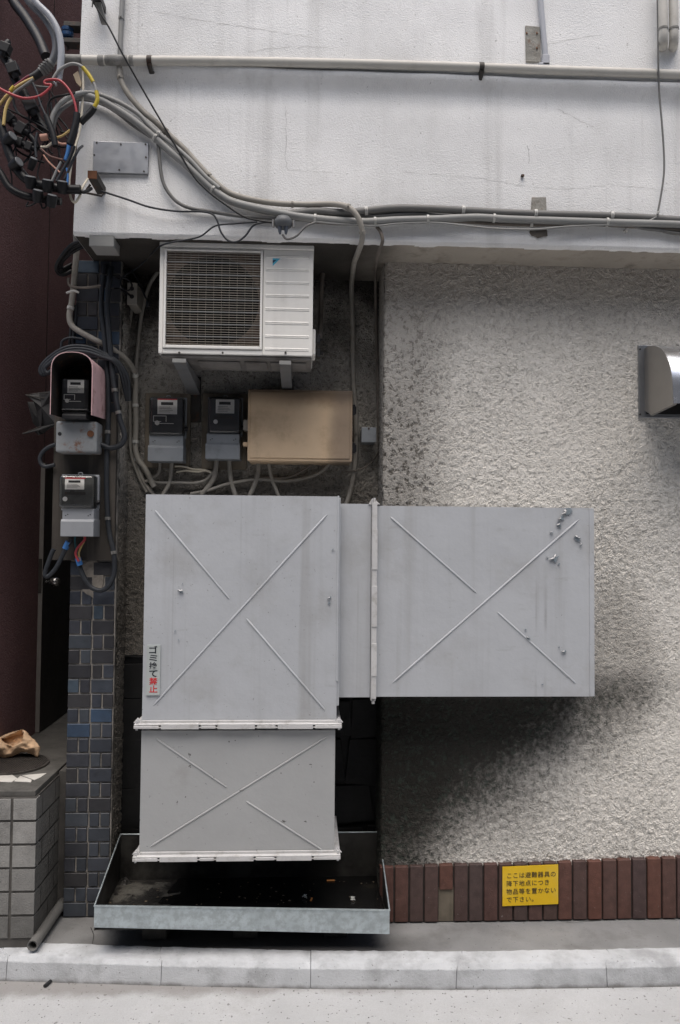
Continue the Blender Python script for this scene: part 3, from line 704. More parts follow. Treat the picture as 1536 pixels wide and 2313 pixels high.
def flange_h(px0, px1, py, label):
    x0, x1, z0, z1 = ext(px0, py-9, px1, py+9, YDU-.03); zc = (z0+z1)/2; bb = MB()
    bb.box(x0, x1, YDU-.030, YDU-.001, zc+.004, zc+.009); bb.box(x0, x1, YDU-.030, YDU-.001, zc-.010, zc-.005)
    bb.box(x0, x0+.032, YDU-.001, .18, zc+.004, zc+.009); bb.box(x1-.032, x1, YDU-.001, .18, zc+.004, zc+.009)
    bb.box(x0+.03, x1-.03, YDU-.007, YDU-.0005, zc+.009, zc+.022)
    L = x1-x0
    for a, c in ((.13, .31), (.40, .58), (.69, .86)): bb.box(x0+a*L, x0+c*L, YDU-.036, YDU-.01, zc-.014, zc+.0115)
    for a, c in ((0, .12), (.32, .39), (.59, .68), (.87, 1)): bb.box(x0+a*L, x0+c*L, YDU-.033, YDU-.012, zc-.012, zc+.002)
    for xx in (x0+.012, x1-.012):
        bb.tube([(xx, YDU-.018, zc-.022), (xx, YDU-.018, zc+.026)], .006, 8)
        bb.prism([(xx-.02, YDU-.004, zc+.009), (xx+.02, YDU-.004, zc+.009), (xx, YDU-.004, zc+.034)], (0, .012, 0))
    return bb.build('flange', M_flange, duct, .0015, 1)
flange_h(302, 772, 1640, ''); flange_h(299, 769, 1938, '')
x0, x1, z0, z1 = ext(764, 1138, 836, 1575, YBR); bb = MB(); bb.box(e1[1]+.0005, x1+.002, YBR, -.02, z0, z1); neck = bb.build('neck', M_duct, duct)
eb = ext(846, 1145, 1341, 1573.5, YBR)
br = panel_box(846, 1145, 1341, 1573.5, YBR, -.02).build('branch', M_duct, duct)
bb = MB(); rib(bb, (882, 1168), (1076, 1339), YBR); rib(bb, (1307, 1174), (887, 1542), YBR); rib(bb, (1123, 1382), (1300, 1543), YBR); bb.build('cross_rib', M_duct, br)
bb = MB(); bb.box(eb[1]-.022, eb[1]+.003, YBR-.003, -.02, eb[2]+.001, eb[3]-.001); bb.build('end_cap', M_duct, br, .002)
x0, x1, z0, z1 = ext(838, 1126, 852, 1588, YBR-.03); bb = MB(); xc = (x0+x1)/2
bb.box(xc-.013, xc-.008, YBR-.03, YBR, z0+.01, z1); bb.box(xc+.006, xc+.011, YBR-.03, YBR, z0+.01, z1-.01)
bb.box(xc-.013, xc+.011, YBR-.002, -.03, z1-.03, z1-.026)
L = z1-z0
for a, c in ((.02, .16), (.34, .44), (.62, .72), (.86, .98)): bb.box(xc-.010, xc+.013, YBR-.033, YBR-.012, z1-L*c, z1-L*a)
for a, c in ((.15, .35), (.43, .63), (.71, .87)): bb.box(xc-.012, xc+.015, YBR-.037, YBR-.012, z1-L*c, z1-L*a)
bb.tube([(xc, YBR-.016, z0-.006), (xc, YBR-.016, z0+.035)], .008, 10); bb.tube([(xc, YBR-.016, z1-.02), (xc, YBR-.016, z1+.004)], .006, 10)
bb.prism([(xc-.012, YBR-.006, z1-.03), (xc-.03, YBR-.006, z1-.03), (xc-.012, YBR-.006, z1-.0)], (0, .01, 0)); bb.prism([(xc+.012, YBR-.006, z1-.03), (xc+.03, YBR-.006, z1-.028), (xc+.012, YBR-.006, z1-.012)], (0, .01, 0))
bb.build('flange', M_flange, duct, .0015, 1)
# peeling paint: bare spots with curled flakes
def peel(px, py, s, Y, parent, seed):
    random.seed(seed); c = at(px, py, Y); n_ = 15; el = random.uniform(.45, .9); an = random.uniform(-.9, .9)
    def pt(a, r, y): u, v = math.cos(a)*r*s, math.sin(a)*r*s*el; return Vector((c.x+u*math.cos(an)-v*math.sin(an), y, c.z+u*math.sin(an)+v*math.cos(an)))
    rr = [random.choice((.5, .75, 1.0, 1.3))*random.uniform(.85, 1.1) for _ in range(n_)]
    pts = [pt(2*math.pi*i/n_, rr[i], Y-.0066) for i in range(n_)]
    b_ = MB(); b_.prism(list(reversed(pts)), (0, .004, 0)); o = b_.build('bare_spot', M_bare, parent)
    if s > .007:                                  # a strip of lifted paint curling off the upper rim
        f_ = MB(); k0 = random.randrange(2, 5); K = [(k0+k) % n_ for k in range(5)]
        A_ = [pt(2*math.pi*k/n_, rr[k]*1.1, Y-.0070) for k in K]; B_ = [pt(2*math.pi*k/n_, rr[k]*random.uniform(.35, .75), Y-.0075-random.uniform(.004, .012)) for k in K]
        f_.add(A_+B_, [(k, k+1, k+6, k+5) for k in range(4)]); f_.build('paint_flake', M_flange, o)
for i, (x, y, s_) in enumerate([(1280, 1157, .024), (1266, 1172, .018), (1263, 1186, .012), (1245, 1203, .008), (1303, 1216, .021), (1312, 1230, .008), (1252, 1262, .020), (1236, 1260, .008), (1262, 1273, .007), (1193, 1441, .010), (1187, 1422, .005), (1273, 1472, .013), (1262, 1462, .005), (1225, 1545, .005)]): peel(x, y, s_, YBR, br, i)
for i, (x, y, s_) in enumerate([(410, 1336, .014), (413, 1318, .004), (404, 1445, .004), (745, 1350, .009), (743, 1362, .007), (752, 1241, .005), (396, 1425, .004)]): peel(x, y, s_, YDU, up, 30+i)

# lettering
def text_mesh(body, size, bold=0.0, ls=1.0):
    cu = bpy.data.curves.new('lettering', 'FONT'); cu.body = body; cu.size = size; cu.extrude = .0006; cu.offset = bold; cu.space_line = ls; cu.align_x = 'LEFT'; cu.align_y = 'TOP'; cu.resolution_u = 6
    o = bpy.data.objects.new('lettering', cu); COL.objects.link(o); bpy.context.view_layer.update()
    dg = bpy.context.evaluated_depsgraph_get(); me = bpy.data.meshes.new_from_object(o.evaluated_get(dg)); bpy.data.objects.remove(o); return me
def place_text(meshes, name, m, parent):          # meshes: (mesh, x0, z_top, width, height, y) fitted boxes facing -Y
    bb = MB()
    for me, x0, zt, w, h, y in meshes:
        xs = [v.co.x for v in me.vertices]; ys = [v.co.y for v in me.vertices]
        if not xs: continue
        ax, ay = min(xs), max(ys); sx = w/(max(xs)-ax) if w else 1; sy = h/(ay-min(ys)) if h else sx
        bb.add([(x0+(v.co.x-ax)*sx, y-v.co.z, zt-(ay-v.co.y)*sy) for v in me.vertices], [tuple(p.vertices) for p in me.polygons])
    return bb.build(name, m, parent)
# sticker on the duct
x0, x1, z0, z1 = ext(331, 1457, 362, 1570, YDU-.003)
st = thing('warning_sticker', 'narrow sticker with black and red Japanese characters stuck on the duct', 'sticker', ((x0+x1)/2, YDU-.004, z0))
bb = MB(); bb.box(x0, x1, YDU-.0075, YDU+.002, z0, z1); bb.build('film', M_stick, st)
chars = [('ゴ', 1459, 1476, 0), ('ミ', 1479, 1493, 0), ('捨', 1495.5, 1511.5, 0), ('て', 1514, 1529, 0), ('禁', 1530.5, 1547, 1), ('止', 1548, 1564, 1)]
for red in (0, 1):
    L = []
    for ch, ya, yb, r_ in chars:
        if r_ == red:
            ex = ext(337, ya, 355.5, yb, YDU-.0075); L.append((text_mesh(ch, .05, .0009), ex[0], ex[3], ex[1]-ex[0], ex[3]-ex[2], YDU-.0076))
    place_text(L, 'lettering', (M_inkn, M_red)[red], st)
# yellow sign on the plinth
YSG = -.038
x0, x1, z0, z1 = ext(1135, 1958.5, 1261.5, 2045.5, YSG); dz = at(1261, 1953, YSG).z-at(1135, 1958.5, YSG).z
sg = thing('yellow_sign', 'yellow notice plate with four lines of black Japanese text on the brick plinth', 'sign', ((x0+x1)/2, YSG, z0))
A = [at(1135, 2047, YSG), at(1261, 2042, YSG), at(1261, 1953, YSG), at(1135, 1958.5, YSG)]
bb = MB(); bb.prism([tuple(p) for p in A], (0, .004, 0)); bb.build('panel', M_yellow, sg)
lines = ['ここは避難器具の', '降下地点につき', '物品等を置かない', 'で下さい。']; U = (A[1]-A[0]); V = (A[0]-A[3]); bb = MB()
for i, ln in enumerate(lines):
    for k, ch in enumerate(ln):
        me = text_mesh(ch, 1.0, .0); fu = .068+k*.1125; fv = .165+i*.205
        s = U.length*.1055
        o_ = A[3]+U*fu+V*fv
        zc = [v.co for v in me.vertices]
        if not zc: continue
        bb.add([tuple(o_+U.normalized()*(v.x*s)-V.normalized()*(v.y*s*1.02+s*.05)+Vector((0, -.0012-(v.z > 0)*.0004, 0))+V.normalized()*0) for v in zc], [tuple(p.vertices) for p in me.polygons])
bb.build('lettering', M_ink, sg)

# ------------------------------------------------------------------ drip tray
YT0, YT1 = -.32, .20
f0, f1 = at(213, 2047, YT0), at(880, 2057, YT0); zf = (f0.z+f1.z)/2; zfb = at(540, 2098, YT0).z
bk0, bk1 = at(272, 1881, YT1), at(856, 1883, YT1); zk = (bk0.z+bk1.z)/2
tray = thing('drip_tray', 'long galvanised steel drip tray with low front lip below the duct', 'tray', ((f0.x+f1.x)/2, -.05, zfb))
Fl, Fr, Bl, Br = f0.x, f1.x, bk0.x, bk1.x; t = .003
bb = MB()
zl, zr, bl, br_ = f0.z, f1.z, at(213, 2095, YT0).z, at(880, 2110, YT0).z
bb.prism([(Fl, YT0, bl), (Fr, YT0, br_), (Fr, YT0, zr), (Fl, YT0, zl)], (0, t, 0))
bb.prism([(Fl, YT0-.004, zl-.001), (Fr, YT0-.004, zr-.001), (Fr, YT0-.004, zr+.004), (Fl, YT0-.004, zl+.004)], (0, .010, 0))
front = bb.build('front_lip', M_galv, tray)
bb = MB()
for (fx, bx, s) in ((Fl, Bl, 1), (Fr, Br, -1)):
    bb.prism([(fx, YT0+t, zfb), (bx, YT1, zfb), (bx, YT1, zk), (fx, YT0+t, zl if s > 0 else zr)], (s*t, 0, 0))
bb.prism([(Bl, YT1, zfb), (Br, YT1, zfb), (Br, YT1, zk), (Bl, YT1, zk)], (0, t, 0))
bb.prism([(Fl+t, YT0+t, zfb+.002), (Fr-t, YT0+t, zfb+.002), (Br-t, YT1, zfb+.002), (Bl+t, YT1, zfb+.002)], (0, 0, .002))
bb.build('pan', M_galvin, tray)
bb = MB()
for (fx, bx) in ((Fl, Bl), (Fr, Br)): bb.tube([(fx, YT0, zl if fx == Fl else zr), (bx, YT1, zk)], .004, 6)
bb.tube([(Bl, YT1, zk), (Br, YT1, zk)], .004, 6); bb.build('rim', M_galv, tray)
bb = MB(); zg = zfb+.012; bb.prism([(Fl+.2, YT0+.004, zg), (Fr-.01, YT0+.004, zg), (Br-.01, YT1-.002, zg), (Bl+.32, YT1-.002, zg)], (0, 0, -.007)); bb.build('grease_pool', M_grease, tray)
bb = MB()
def blob(cx, cy, rx, ry, h, sd):
    vs = [(cx, cy, zg+h)]
    for rg in range(1, 5):
        for k in range(16):
            a = 2*math.pi*k/16; q = rg/4*(1+.3*noise.noise((math.cos(a)*2+sd, math.sin(a)*2, 0))); vs.append((cx+math.cos(a)*rx*q, cy+math.sin(a)*ry*q, zg-.004+h*(1-(rg/4)**1.5)+.012*noise.noise((cx+math.cos(a)*q*5, math.sin(a)*q*5, sd))*(rg < 4)))
    fs = [(0, 1+k, 1+(k+1) % 16) for k in range(16)]
    for rg in range(3): fs += [(1+rg*16+k, 1+(rg+1)*16+k, 1+(rg+1)*16+(k+1) % 16, 1+rg*16+(k+1) % 16) for k in range(16)]
    bb.add(vs, fs)
p = at(315, 2000, -.05); blob(p.x+.02, -.03, .24, .20, .006, 1)
bb.build('dry_sludge', M_sludge, tray)
for i, (x, y, q) in enumerate(((282, 1992, .03), (343, 2012, .018), (300, 2026, .014), (262, 2020, .012))):
    p2 = atz(x, y, zg); bb = MB(); blob(p2.x, p2.y, q*1.3, q, q*.9, 20+i); tag(bb.build('grease_clump', M_galvin), ('large black clump on the dry crust at the tray left', 'pointed black clump right on the dry crust in the tray', 'small black clump near the tray lip on the dry crust', 'smallest black clump at the left tray wall')[i], 'litter', 'clumps in the tray')
for sx in (.18, .5, .82):
    xx = Fl+(Fr-Fl)*sx; bb = MB(); bb.box(xx-.06, xx+.06, -.16, .05, .0, zfb-.001)
    tag(bb.build('tray_support', M_grout, bevel=.004), 'low dark block propping up the metal tray', 'block', 'blocks under the drip tray')
zg2 = zg+.003
for (x, y, a, m_, lb) in ((747, 1989, .05, M_orange, 'orange cigarette butt floating in the grease at the back of the tray'), (703, 2032, 1.4, M_orange, 'small orange scrap standing near the tray front lip')):
    p = atz(x, y, zg2); bb = MB(); d = Vector((math.cos(a), math.sin(a)*.4, math.sin(a)*.2))*.021; bb.tube([p-d, p+d], .0045, 10); tag(bb.build('cigarette_butt', m_), lb, 'cigarette butt')
for i, (x, y, lb) in enumerate(((688, 2028, 'white torn scrap left of the orange scrap in the tray'), (797, 2032, 'pale crumpled wrapper in the right front corner of the tray'))):
    p = atz(x, y, zg2); bb = MB()
    for k in range(5):
        q = [Vector((random.uniform(-.014, .014), random.uniform(-.014, .014), random.uniform(0, .018))) for _ in range(4)]; bb.add([p+v for v in q], [(0, 1, 2), (1, 2, 3), (0, 2, 3)])
    tag(bb.build('paper_scrap', M_wpap), lb, 'litter')

# ------------------------------------------------------------------ air conditioner
YA = -.20; DA = .29
ax0, ax1, az0, az1 = ext(359.5, 549.5, 707, 801, YA)
ac = thing('air_conditioner', 'cream outdoor air conditioner unit with slatted fan grille', 'air conditioner', ((ax0+ax1)/2, YA+.15, az0-.02))
def xa(px): return at(px, 675, YA).x
def za(py): return at(535, py, YA).z
gx0, gx1, gz0, gz1 = xa(369), xa(594), za(790), za(565)
bb = MB()                                                     # casing front as frame round the grille opening
bb.box(ax0, gx0, YA, YA+DA, az0, az1-.028); bb.box(gx1, ax1, YA, YA+DA, az0, az1-.028)
bb.box(gx0+.0002, gx1-.0002, YA+.0005, YA+.1, gz1, az1-.028); bb.box(gx0+.0002, gx1-.0002, YA+.0005, YA+.1, az0, gz0)
cas = bb.build('casing', M_ac, ac, .004)
bb = MB(); bb.box(ax0-.003, ax1+.003, YA-.004, YA+DA+.003, az1-.0275, az1); bb.build('top_cover', M_ac, ac, .007, 3)
bb = MB()
for gy in (577, 606.5, 636, 665.5, 696, 727, 757.5, 787):
    z = za(gy); X0, X1 = xa(600), xa(698)
    prof_ = [(-.0002, .008), (-.0028, .0012), (-.0004, .0), (-.0004, -.0022), (-.0030, -.0052), (-.0002, -.0105)]
    vs_ = [(X0, YA+a, z+c) for a, c in prof_]+[(X1, YA+a, z+c) for a, c in prof_]
    bb.add(vs_, [(k, k+1, k+7, k+6) for k in range(5)])
bb.build('panel_groove', M_ac, cas)
bb = MB(); fx0, fx1, fz0, fz1 = gx0+.002, gx1-.002, gz0+.002, gz1-.002; w = .012
bb.box(fx0, fx0+w, YA-.008, YA+.02, fz0, fz1); bb.box(fx1-w, fx1, YA-.008, YA+.02, fz0, fz1); bb.box(fx0+w, fx1-w, YA-.0078, YA+.02, fz1-w*.8, fz1); bb.box(fx0+w, fx1-w, YA-.0078, YA+.02, fz0, fz0+w*1.3)
gr = bb.build('grille', M_ac, ac, .003)
bb = MB(); mj = MB(); ns = 38; h0, h1 = fz0+w*1.4, fz1-w*.8
for i in range(ns):
    z = h0+(h1-h0)*(i+.5)/ns; major = i % 5 == 3
    th = .0036 if major else .0013; yf = YA-.006 if major else YA-.001
    (mj if major else bb).prism([(fx0+w, yf, z-th/2), (fx0+w, yf, z+th/2), (fx0+w, YA+.007, z+th/2), (fx0+w, YA+.007, z-th/2)], (fx1-fx0-2*w, 0, 0))
for k in range(1, 12):
    x = fx0+w+(fx1-fx0-2*w)*k/12; bb.box(x-.0009, x+.0009, YA+.013, YA+.017, h0, h1)
bb.build('slats', M_slat, gr); mj.build('ribs', M_cpale, gr)
fcx, fcz = (fx0+fx1)/2-.005, (fz0+fz1)/2; fr = (fz1-fz0)*.46; bb = MB()
n_ = 40; ring = [(fcx+math.cos(2*math.pi*i/n_)*fr, fcz+math.sin(2*math.pi*i/n_)*fr) for i in range(n_)]
rg_ = MB(); rg_.tube([(fcx, YA+.031, fcz), (fcx, YA+.12, fcz)], fr, 40, caps=False); rg_.build('fan_ring', M_fin, ac)
# orifice plate with round hole
outer = []
for i in range(n_):
    a = 2*math.pi*i/n_; c_, s_ = math.cos(a), math.sin(a); k = min(((fx1-fx0)/2)/abs(c_) if abs(c_) > 1e-6 else 9, ((fz1-fz0)/2)/abs(s_) if abs(s_) > 1e-6 else 9); outer.append(((fx0+fx1)/2+c_*k, fcz+s_*k))
vs = [(x, YA+.03, z) for x, z in outer]+[(x, YA+.03, z) for x, z in ring]
bb.add(vs, [(i, (i+1) % n_, n_+(i+1) % n_, n_+i) for i in range(n_)]); bb.build('fan_shroud', M_coil, ac)
bb = MB(); bb.tube([(fcx, YA+.05, fcz), (fcx, YA+.12, fcz)], .05, 24)
for k in range(3):
    a0 = k*2*math.pi/3; vs = []
    for j in range(5):
        rr = .045+(fr*.93-.045)*j/4
        for q in range(5):
            a = a0+.35*j/4+(q/4-.5)*1.5; vs.append((fcx+math.cos(a)*rr, YA+.06+.045*q/4, fcz+math.sin(a)*rr))
    bb.add(vs, [(j*5+q, j*5+q+1, (j+1)*5+q+1, (j+1)*5+q) for j in range(4) for q in range(4)], True)
bb.build('fan', M_fin, ac)
bb = MB(); bb.box(gx0+.001, gx1-.001, YA+.2, YA+DA, az0+.01, az1-.03); bb.build('coil', M_fin, ac)
bb = MB(); bb.box(ax0+.01, ax1-.004, YA+.012, YA+DA+.004, az0-.018, az0-.0005)
for a, c in ((.24, .52), (.55, .70), (.72, .96)): bb.box(ax0+(ax1-ax0)*a, ax0+(ax1-ax0)*c, YA+.06, YA+.2, az0-.030, az0-.018)
bb.build('base_pan', M_under, ac, .006)
bb = MB()
for poly, mm in (([(616, 582.5), (635, 582), (616, 601)], M_cyan),):
    bb.prism([tuple(at(x, y, YA-.0006)) for x, y in reversed(poly)], (0, .0009, 0))
lg = bb.build('emblem', M_cyan, ac)
bb = MB(); bb.prism([tuple(at(x, y, YA-.0010)) for x, y in reversed([(616, 587.5), (624.5, 587), (616, 595)])], (0, .0012, 0)); bb.build('emblem_wedge', M_navy, lg)
bb = MB(); x0, x1, z0, z1 = ext(702, 742, 714, 800, YA+.06); bb.box(ax1-.002, ax1+.016, YA+.07, YA+.2, z0, z1); bb.build('valve_cover', M_ac, ac, .006)
for py in (767, 799):
    p = at(716, py, YA+.12); bb = MB(); bb.tube([(ax1+.01, p.y, p.z), (p.x+.012, p.y, p.z)], .014, 10); bb.tube([(p.x+.006, p.y-.01, p.z-.02), (p.x+.006, p.y-.01, p.z+.022)], .011, 8); bb.tube([(p.x+.01, p.y, p.z), (p.x+.026, p.y, p.z+.001), (p.x+.03, p.y, p.z+.001)], [.007, .007, .011], 8); bb.build('valve', M_black, ac)
bb = MB(); p = at(503, 797, YA); bb.tube([(p.x, YA-.003, p.z), (p.x, YA+.002, p.z)], .005, 10)
for px in (405, 645): p = at(px, 797, YA); bb.tube([(p.x, YA-.004, p.z), (p.x, YA+.002, p.z)], .006, 8)
bb.build('screw', M_dmetal, ac)
# wall brackets
for (pa, pb, lb) in ((390, 420, 'grey steel wall bracket under the fan side of the air conditioner'), (631.5, 657, 'grey steel wall bracket under the plain right side of the air conditioner')):
    x0, x1, _, _ = ext(pa, 803, pb, 820, YA-.03); zt = az0-.0335; zf_ = at(520, 821, YA-.03).z
    bk = thing('wall_bracket', lb, 'bracket', ((x0+x1)/2, .2, zt-.2), 'steel brackets under the air conditioner')
    bb = MB(); bb.prism([(x0, YA-.03, zt), (x0, YA-.03, zf_), (x0, YR, zt-.085), (x0, YR, zt)], (x1-x0, 0, 0)); bb.build('channel', M_brk, bk, .003); bb = MB(); bb.box(x0-.001, x1+.001, YA-.035, YA-.0305, zf_-.001, zt-.0005); bb.build('end_cap', M_cpale, bk, .001)
    bb = MB(); bb.box(x0-.004, x1+.004, YR-.012, YR-.002, zt-.24, zt+.02); bb.build('wall_plate', M_dmetal, bk, .002)

# ------------------------------------------------------------------ meters
def meter(label, cov, term, Yb, dep, body_m, clear_m, style, group=None):
    """cov, term = pixel boxes of the cover and terminal block; Yb = board plane."""
    Yf = Yb-dep
    x0, x1, z0, z1 = ext(*cov, Yf); tx0, tx1, tz0, tz1 = ext(*term, Yf+.012)
    t_ = thing('electricity_meter', label, 'electricity meter', ((x0+x1)/2, Yb, tz0), group)
    W_, H = x1-x0, z1-z0
    bb = MB(); bb.box(x0+.004, x1-.004, Yb-dep*.45, Yb, z0+.004, z1-.002); bb.build('base', body_m, t_, .006)
    bb = MB(); bb.box(x0+W_*.06, x1-W_*.06, Yf+.03, Yb-dep*.45, z0+H*.10, z1-H*.05); inn = bb.build('movement', M_blackin if style != 'lite' else M_dmeter, t_, .004)
    yp = Yf+.028
    px0, px1, pz0, pz1 = (x0+W_*.24, x0+W_*.78, z1-H*.44, z1-H*.08) if style != 'lite' else (x0+W_*.16, x0+W_*.68, z1-H*.43, z1-H*.12)
    bb = MB(); bb.box(px0, px1, yp, yp+.003, pz0, pz1); pl_ = bb.build('rating_plate', M_plate, inn)
    bb = MB(); cw = px1-px0; chh = pz1-pz0; bb.box(px0+cw*.18, px0+cw*.80, yp-.001, yp+.001, pz1-chh*.38, pz1-chh*.18)
    for q in range(4): bb.box(px0+cw*.1, px0+cw*(.65+.07*(q % 3)), yp-.0006, yp+.001, pz1-chh*(.52+q*.11)-.001, pz1-chh*(.52+q*.11)+.0006)
    bb.build('counter', M_ink, inn)
    if style in ('lite', 'red'):
        bb = MB(); bb.box(px0, px1+(.03 if style == 'lite' else 0)*W_, yp-.0008, yp+.001, pz1-.002, pz1+.004); bb.build('red_band', M_red, inn)
    if style in ('dark', 'red'):
        bb = MB(); fx, fz = x0+W_*.13, z1-H*.63; fw, fh = W_*.36, H*.15; q = .003
        bb.box(fx, fx+fw, yp, yp+.002, fz+fh-q, fz+fh); bb.box(fx, fx+q, yp, yp+.002, fz, fz+fh); bb.box(fx, fx+fw*.6, yp, yp+.002, fz, fz+q); bb.box(fx+fw-q, fx+fw, yp, yp+.002, fz, fz+fh); bb.box(fx+fw*.5, fx+W_*.56, yp, yp+.002, fz-H*.035-q, fz-H*.035)
        bb.build('dial_frame', M_plate, inn)
    else:
        bb = MB(); bb.box(x0+W_*.16, x0+W_*.72, yp+.0, yp+.008, z0+H*.42, z0+H*.50); bb.box(x0+W_*.3, x0+W_*.42, yp, yp+.006, z0+H*.49, z0+H*.54); bb.build('disc_window', M_dmetal, inn)
    cx_, cz_ = (x0+W_*.24, z0+H*.34) if style != 'lite' else (x0+W_*.17, z0+H*.30)
    bb = MB(); bb.tube([(cx_, yp-.002, cz_), (cx_, yp+.004, cz_)], W_*.065, 16); bb.build('seal', M_plate, inn)
    bb = MB(); bb.box(x0, x1, Yf, Yb-dep*.4, z0, z1, None, .006); bb.build('cover', clear_m, t_, .020, 4)
    bb = MB(); bb.box(x0-.003, x1+.003, Yb-dep*.42, Yb-dep*.36, z0-.002, z1+.002); bb.build('cover_rim', body_m, t_, .01)
    bb = MB(); zm = tz0+(tz1-tz0)*.56
    bb.box(tx0+.004, tx1-.004, Yf+.022, Yb, zm, z0+.006); bb.prism([(tx0, Yf+.02, zm+.012), (tx0, Yf+.008, zm), (tx0, Yf+.008, tz0), (tx0, Yb-.001, tz0), (tx0, Yb-.001, zm+.012)], (tx1-tx0, 0, 0))
    bb.build('terminal_cover', body_m, t_, .003)
    bb = MB()
    for sx in (.16, .84):
        for q in (0, 1): bb.tube([(tx0+(tx1-tx0)*sx+(q-.5)*.01, Yf+.0205, zm+.030+q*.006), (tx0+(tx1-tx0)*sx+(q-.5)*.01, Yf+.026, zm+.030+q*.006)], .003, 8)
    bb.tube([(x1-.004, Yb-dep*.5, z0+H*.22), (x1+.012, Yb-dep*.5, z0+H*.22)], .012, 8); bb.build('screw', M_black, t_)
    bb = MB(); bb.tube([((x0+x1)/2-.012, Yb-dep*.4, z1), ((x0+x1)/2-.008, Yb-dep*.4, z1+.012), ((x0+x1)/2+.008, Yb-dep*.4, z1+.012), ((x0+x1)/2+.012, Yb-dep*.4, z1)], .003, 6); bb.build('hanger_loop', body_m, t_)
    return t_
def board(px0, py0, px1, py1, Y, th, m, label, split=None):
    bb = MB(); bb.pbox(px0, py0, px1, py1, Y-th, Y-.002)
    return tag(bb.build('mounting_board', m, bevel=.003), label, 'board')
board(327, 888, 429, 1057, YR, .03, M_board2, 'dark wooden board behind the meter nearest the bent cables in the recess')
board(456, 888, 557, 1060, YR, .03, M_board2, 'dark wooden board behind the meter beside the tan cabinet')
meter('dark glazed meter with bright dial frame, left one in the recess', (333, 893, 416, 985), (334, 985, 414, 1042), YR-.031, .12, M_mgrey, M_clear, 'red', 'electricity meters')
meter('dim glazed meter with a dull dial, beside the tan cabinet', (467, 893, 545, 981), (464, 981, 542, 1037), YR-.031, .12, M_mgrey, M_clear, 'dim', 'electricity meters')
board(119, 930, 261, 1266, YP-.004, .03, M_board, 'long weathered board on the tiled pillar carrying two meters')
YBD = YP-.036
meter('light grey meter with clear cover and red-topped plate below the hood', (129, 1070, 213, 1151), (137, 1151, 212, 1212), YBD, .13, M_mlite, M_clear, 'lite', 'electricity meters')
meter('black meter inside the arched pink hood', (131, 849, 201, 931), (140, 931, 195, 946), YBD+.01, .19, M_black, M_clear, 'dark', 'electricity meters')
# arched hood
hood = thing('meter_hood', 'faded pink arched metal rain hood with rusty lower plate on the pillar', 'hood', (at(170, 1000, 0).x, 0, at(170, 1025, 0).z))
YH0, YH1 = -.21, YBD+.012
x0, x1, z0, z1 = ext(114, 794, 209, 937, YH0)
def arch(x0, x1, z0, z1, Y, inset=0):
    w = (x1-x0)/2-inset; cx_ = (x0+x1)/2; rz = w*.98; zc = z1-inset-rz*.82; pts = [(x0+inset, Y, z0)]
    for k in range(15):
        a = math.pi*(1-k/14); pts.append((cx_+w*math.copysign(abs(math.cos(a))**.8, math.cos(a)), Y, zc+rz*.82*abs(math.sin(a))**.9))
    pts.append((x1-inset, Y, z0)); return pts
po, pi = arch(x0, x1, z0, z1, YH0), arch(x0, x1, z0, z1, YH0, .004); nn = len(po)
def ytop(p): return YH1
bb = MB(); vs = po+[(p[0], YH1, p[2]+(.02 if i in (0, nn-1) else 0)) for i, p in enumerate(po)]
bb.add(vs, [(i, i+nn, i+1+nn, i+1) for i in range(nn-1)], True)
bb.add(po+pi, [(i, i+1, nn+i+1, nn+i) for i in range(nn-1)]); bb.build('canopy', M_pink, hood)
bb = MB(); vs = pi+[(p[0], YH1, p[2]+(.02 if i in (0, nn-1) else 0)) for i, p in enumerate(pi)]
bb.add(vs, [(i, i+1, i+1+nn, i+nn) for i in range(nn-1)], True); bb.build('lining', M_hoodin, hood)
bb = MB(); bb.prism([(p[0], YH1+.001, p[2]) for p in po], (0, .008, 0)); bb.build('back_plate', M_hoodin, hood)
bb = MB(); bb.pbox(125, 951, 219, 1022, -.07, YBD-.002); pl_ = bb.build('lower_plate', M_rusty, hood, .012, 3)
for px, py, rr, m_ in ((135, 980, .010, M_black), (205, 980, .017, M_rust)):
    p = at(px, py, -.07); bb = MB(); bb.tube([(p.x, -.078 if m_ is M_rust else -.071, p.z), (p.x, -.06, p.z)], rr, 14); bb.build('bolt', m_, pl_)
# tan cabinet
YC = .13
x0, x1, z0, z1 = ext(559.5, 881, 796, 1042, YC)
cab = thing('distribution_cabinet', 'tan metal distribution cabinet with heat-stained door', 'cabinet', ((x0+x1)/2, .2, z0))
bb = MB(); bb.box(x0+.008, x1-.006, YC+.022, YR-.003, z0-.004, z1-.004); bb.build('body', M_beige, cab, .003)
bb = MB(); bb.box(x0, x1, YC, YC+.02, z0, z1); dd = bb.build('door', M_beige, cab, .004, 3)
bb = MB(); bb.box(x0+.014, x1-.014, YC-.006, YC+.003, z0+.016, z1-.012); bb.build('raised_panel', M_beige, dd, .003)
for py in (925, 1012):
    p = at(800, py, YC); bb = MB(); bb.tube([(p.x, YC+.012, p.z-.028), (p.x, YC+.012, p.z+.028)], .008, 10); bb.box(p.x-.002, p.x+.014, YC+.016, YC+.03, p.z-.02, p.z+.02); bb.build('hinge', M_black, cab)
p = at(552, 1003, YC); bb = MB(); bb.box(p.x-.008, x0+.001, YC+.006, YC+.028, p.z-.012, p.z+.012); bb.tube([(p.x, YC+.0, p.z), (p.x, YC+.02, p.z)], .009, 12); bb.build('latch', M_beige, cab, .002)
p = at(553, 958, YC); bb = MB(); bb.box(p.x-.01, x0+.001, YC+.024, YC+.1, p.z-.028, p.z+.028); bb.build('side_tab', M_cbeige, cab, .002)
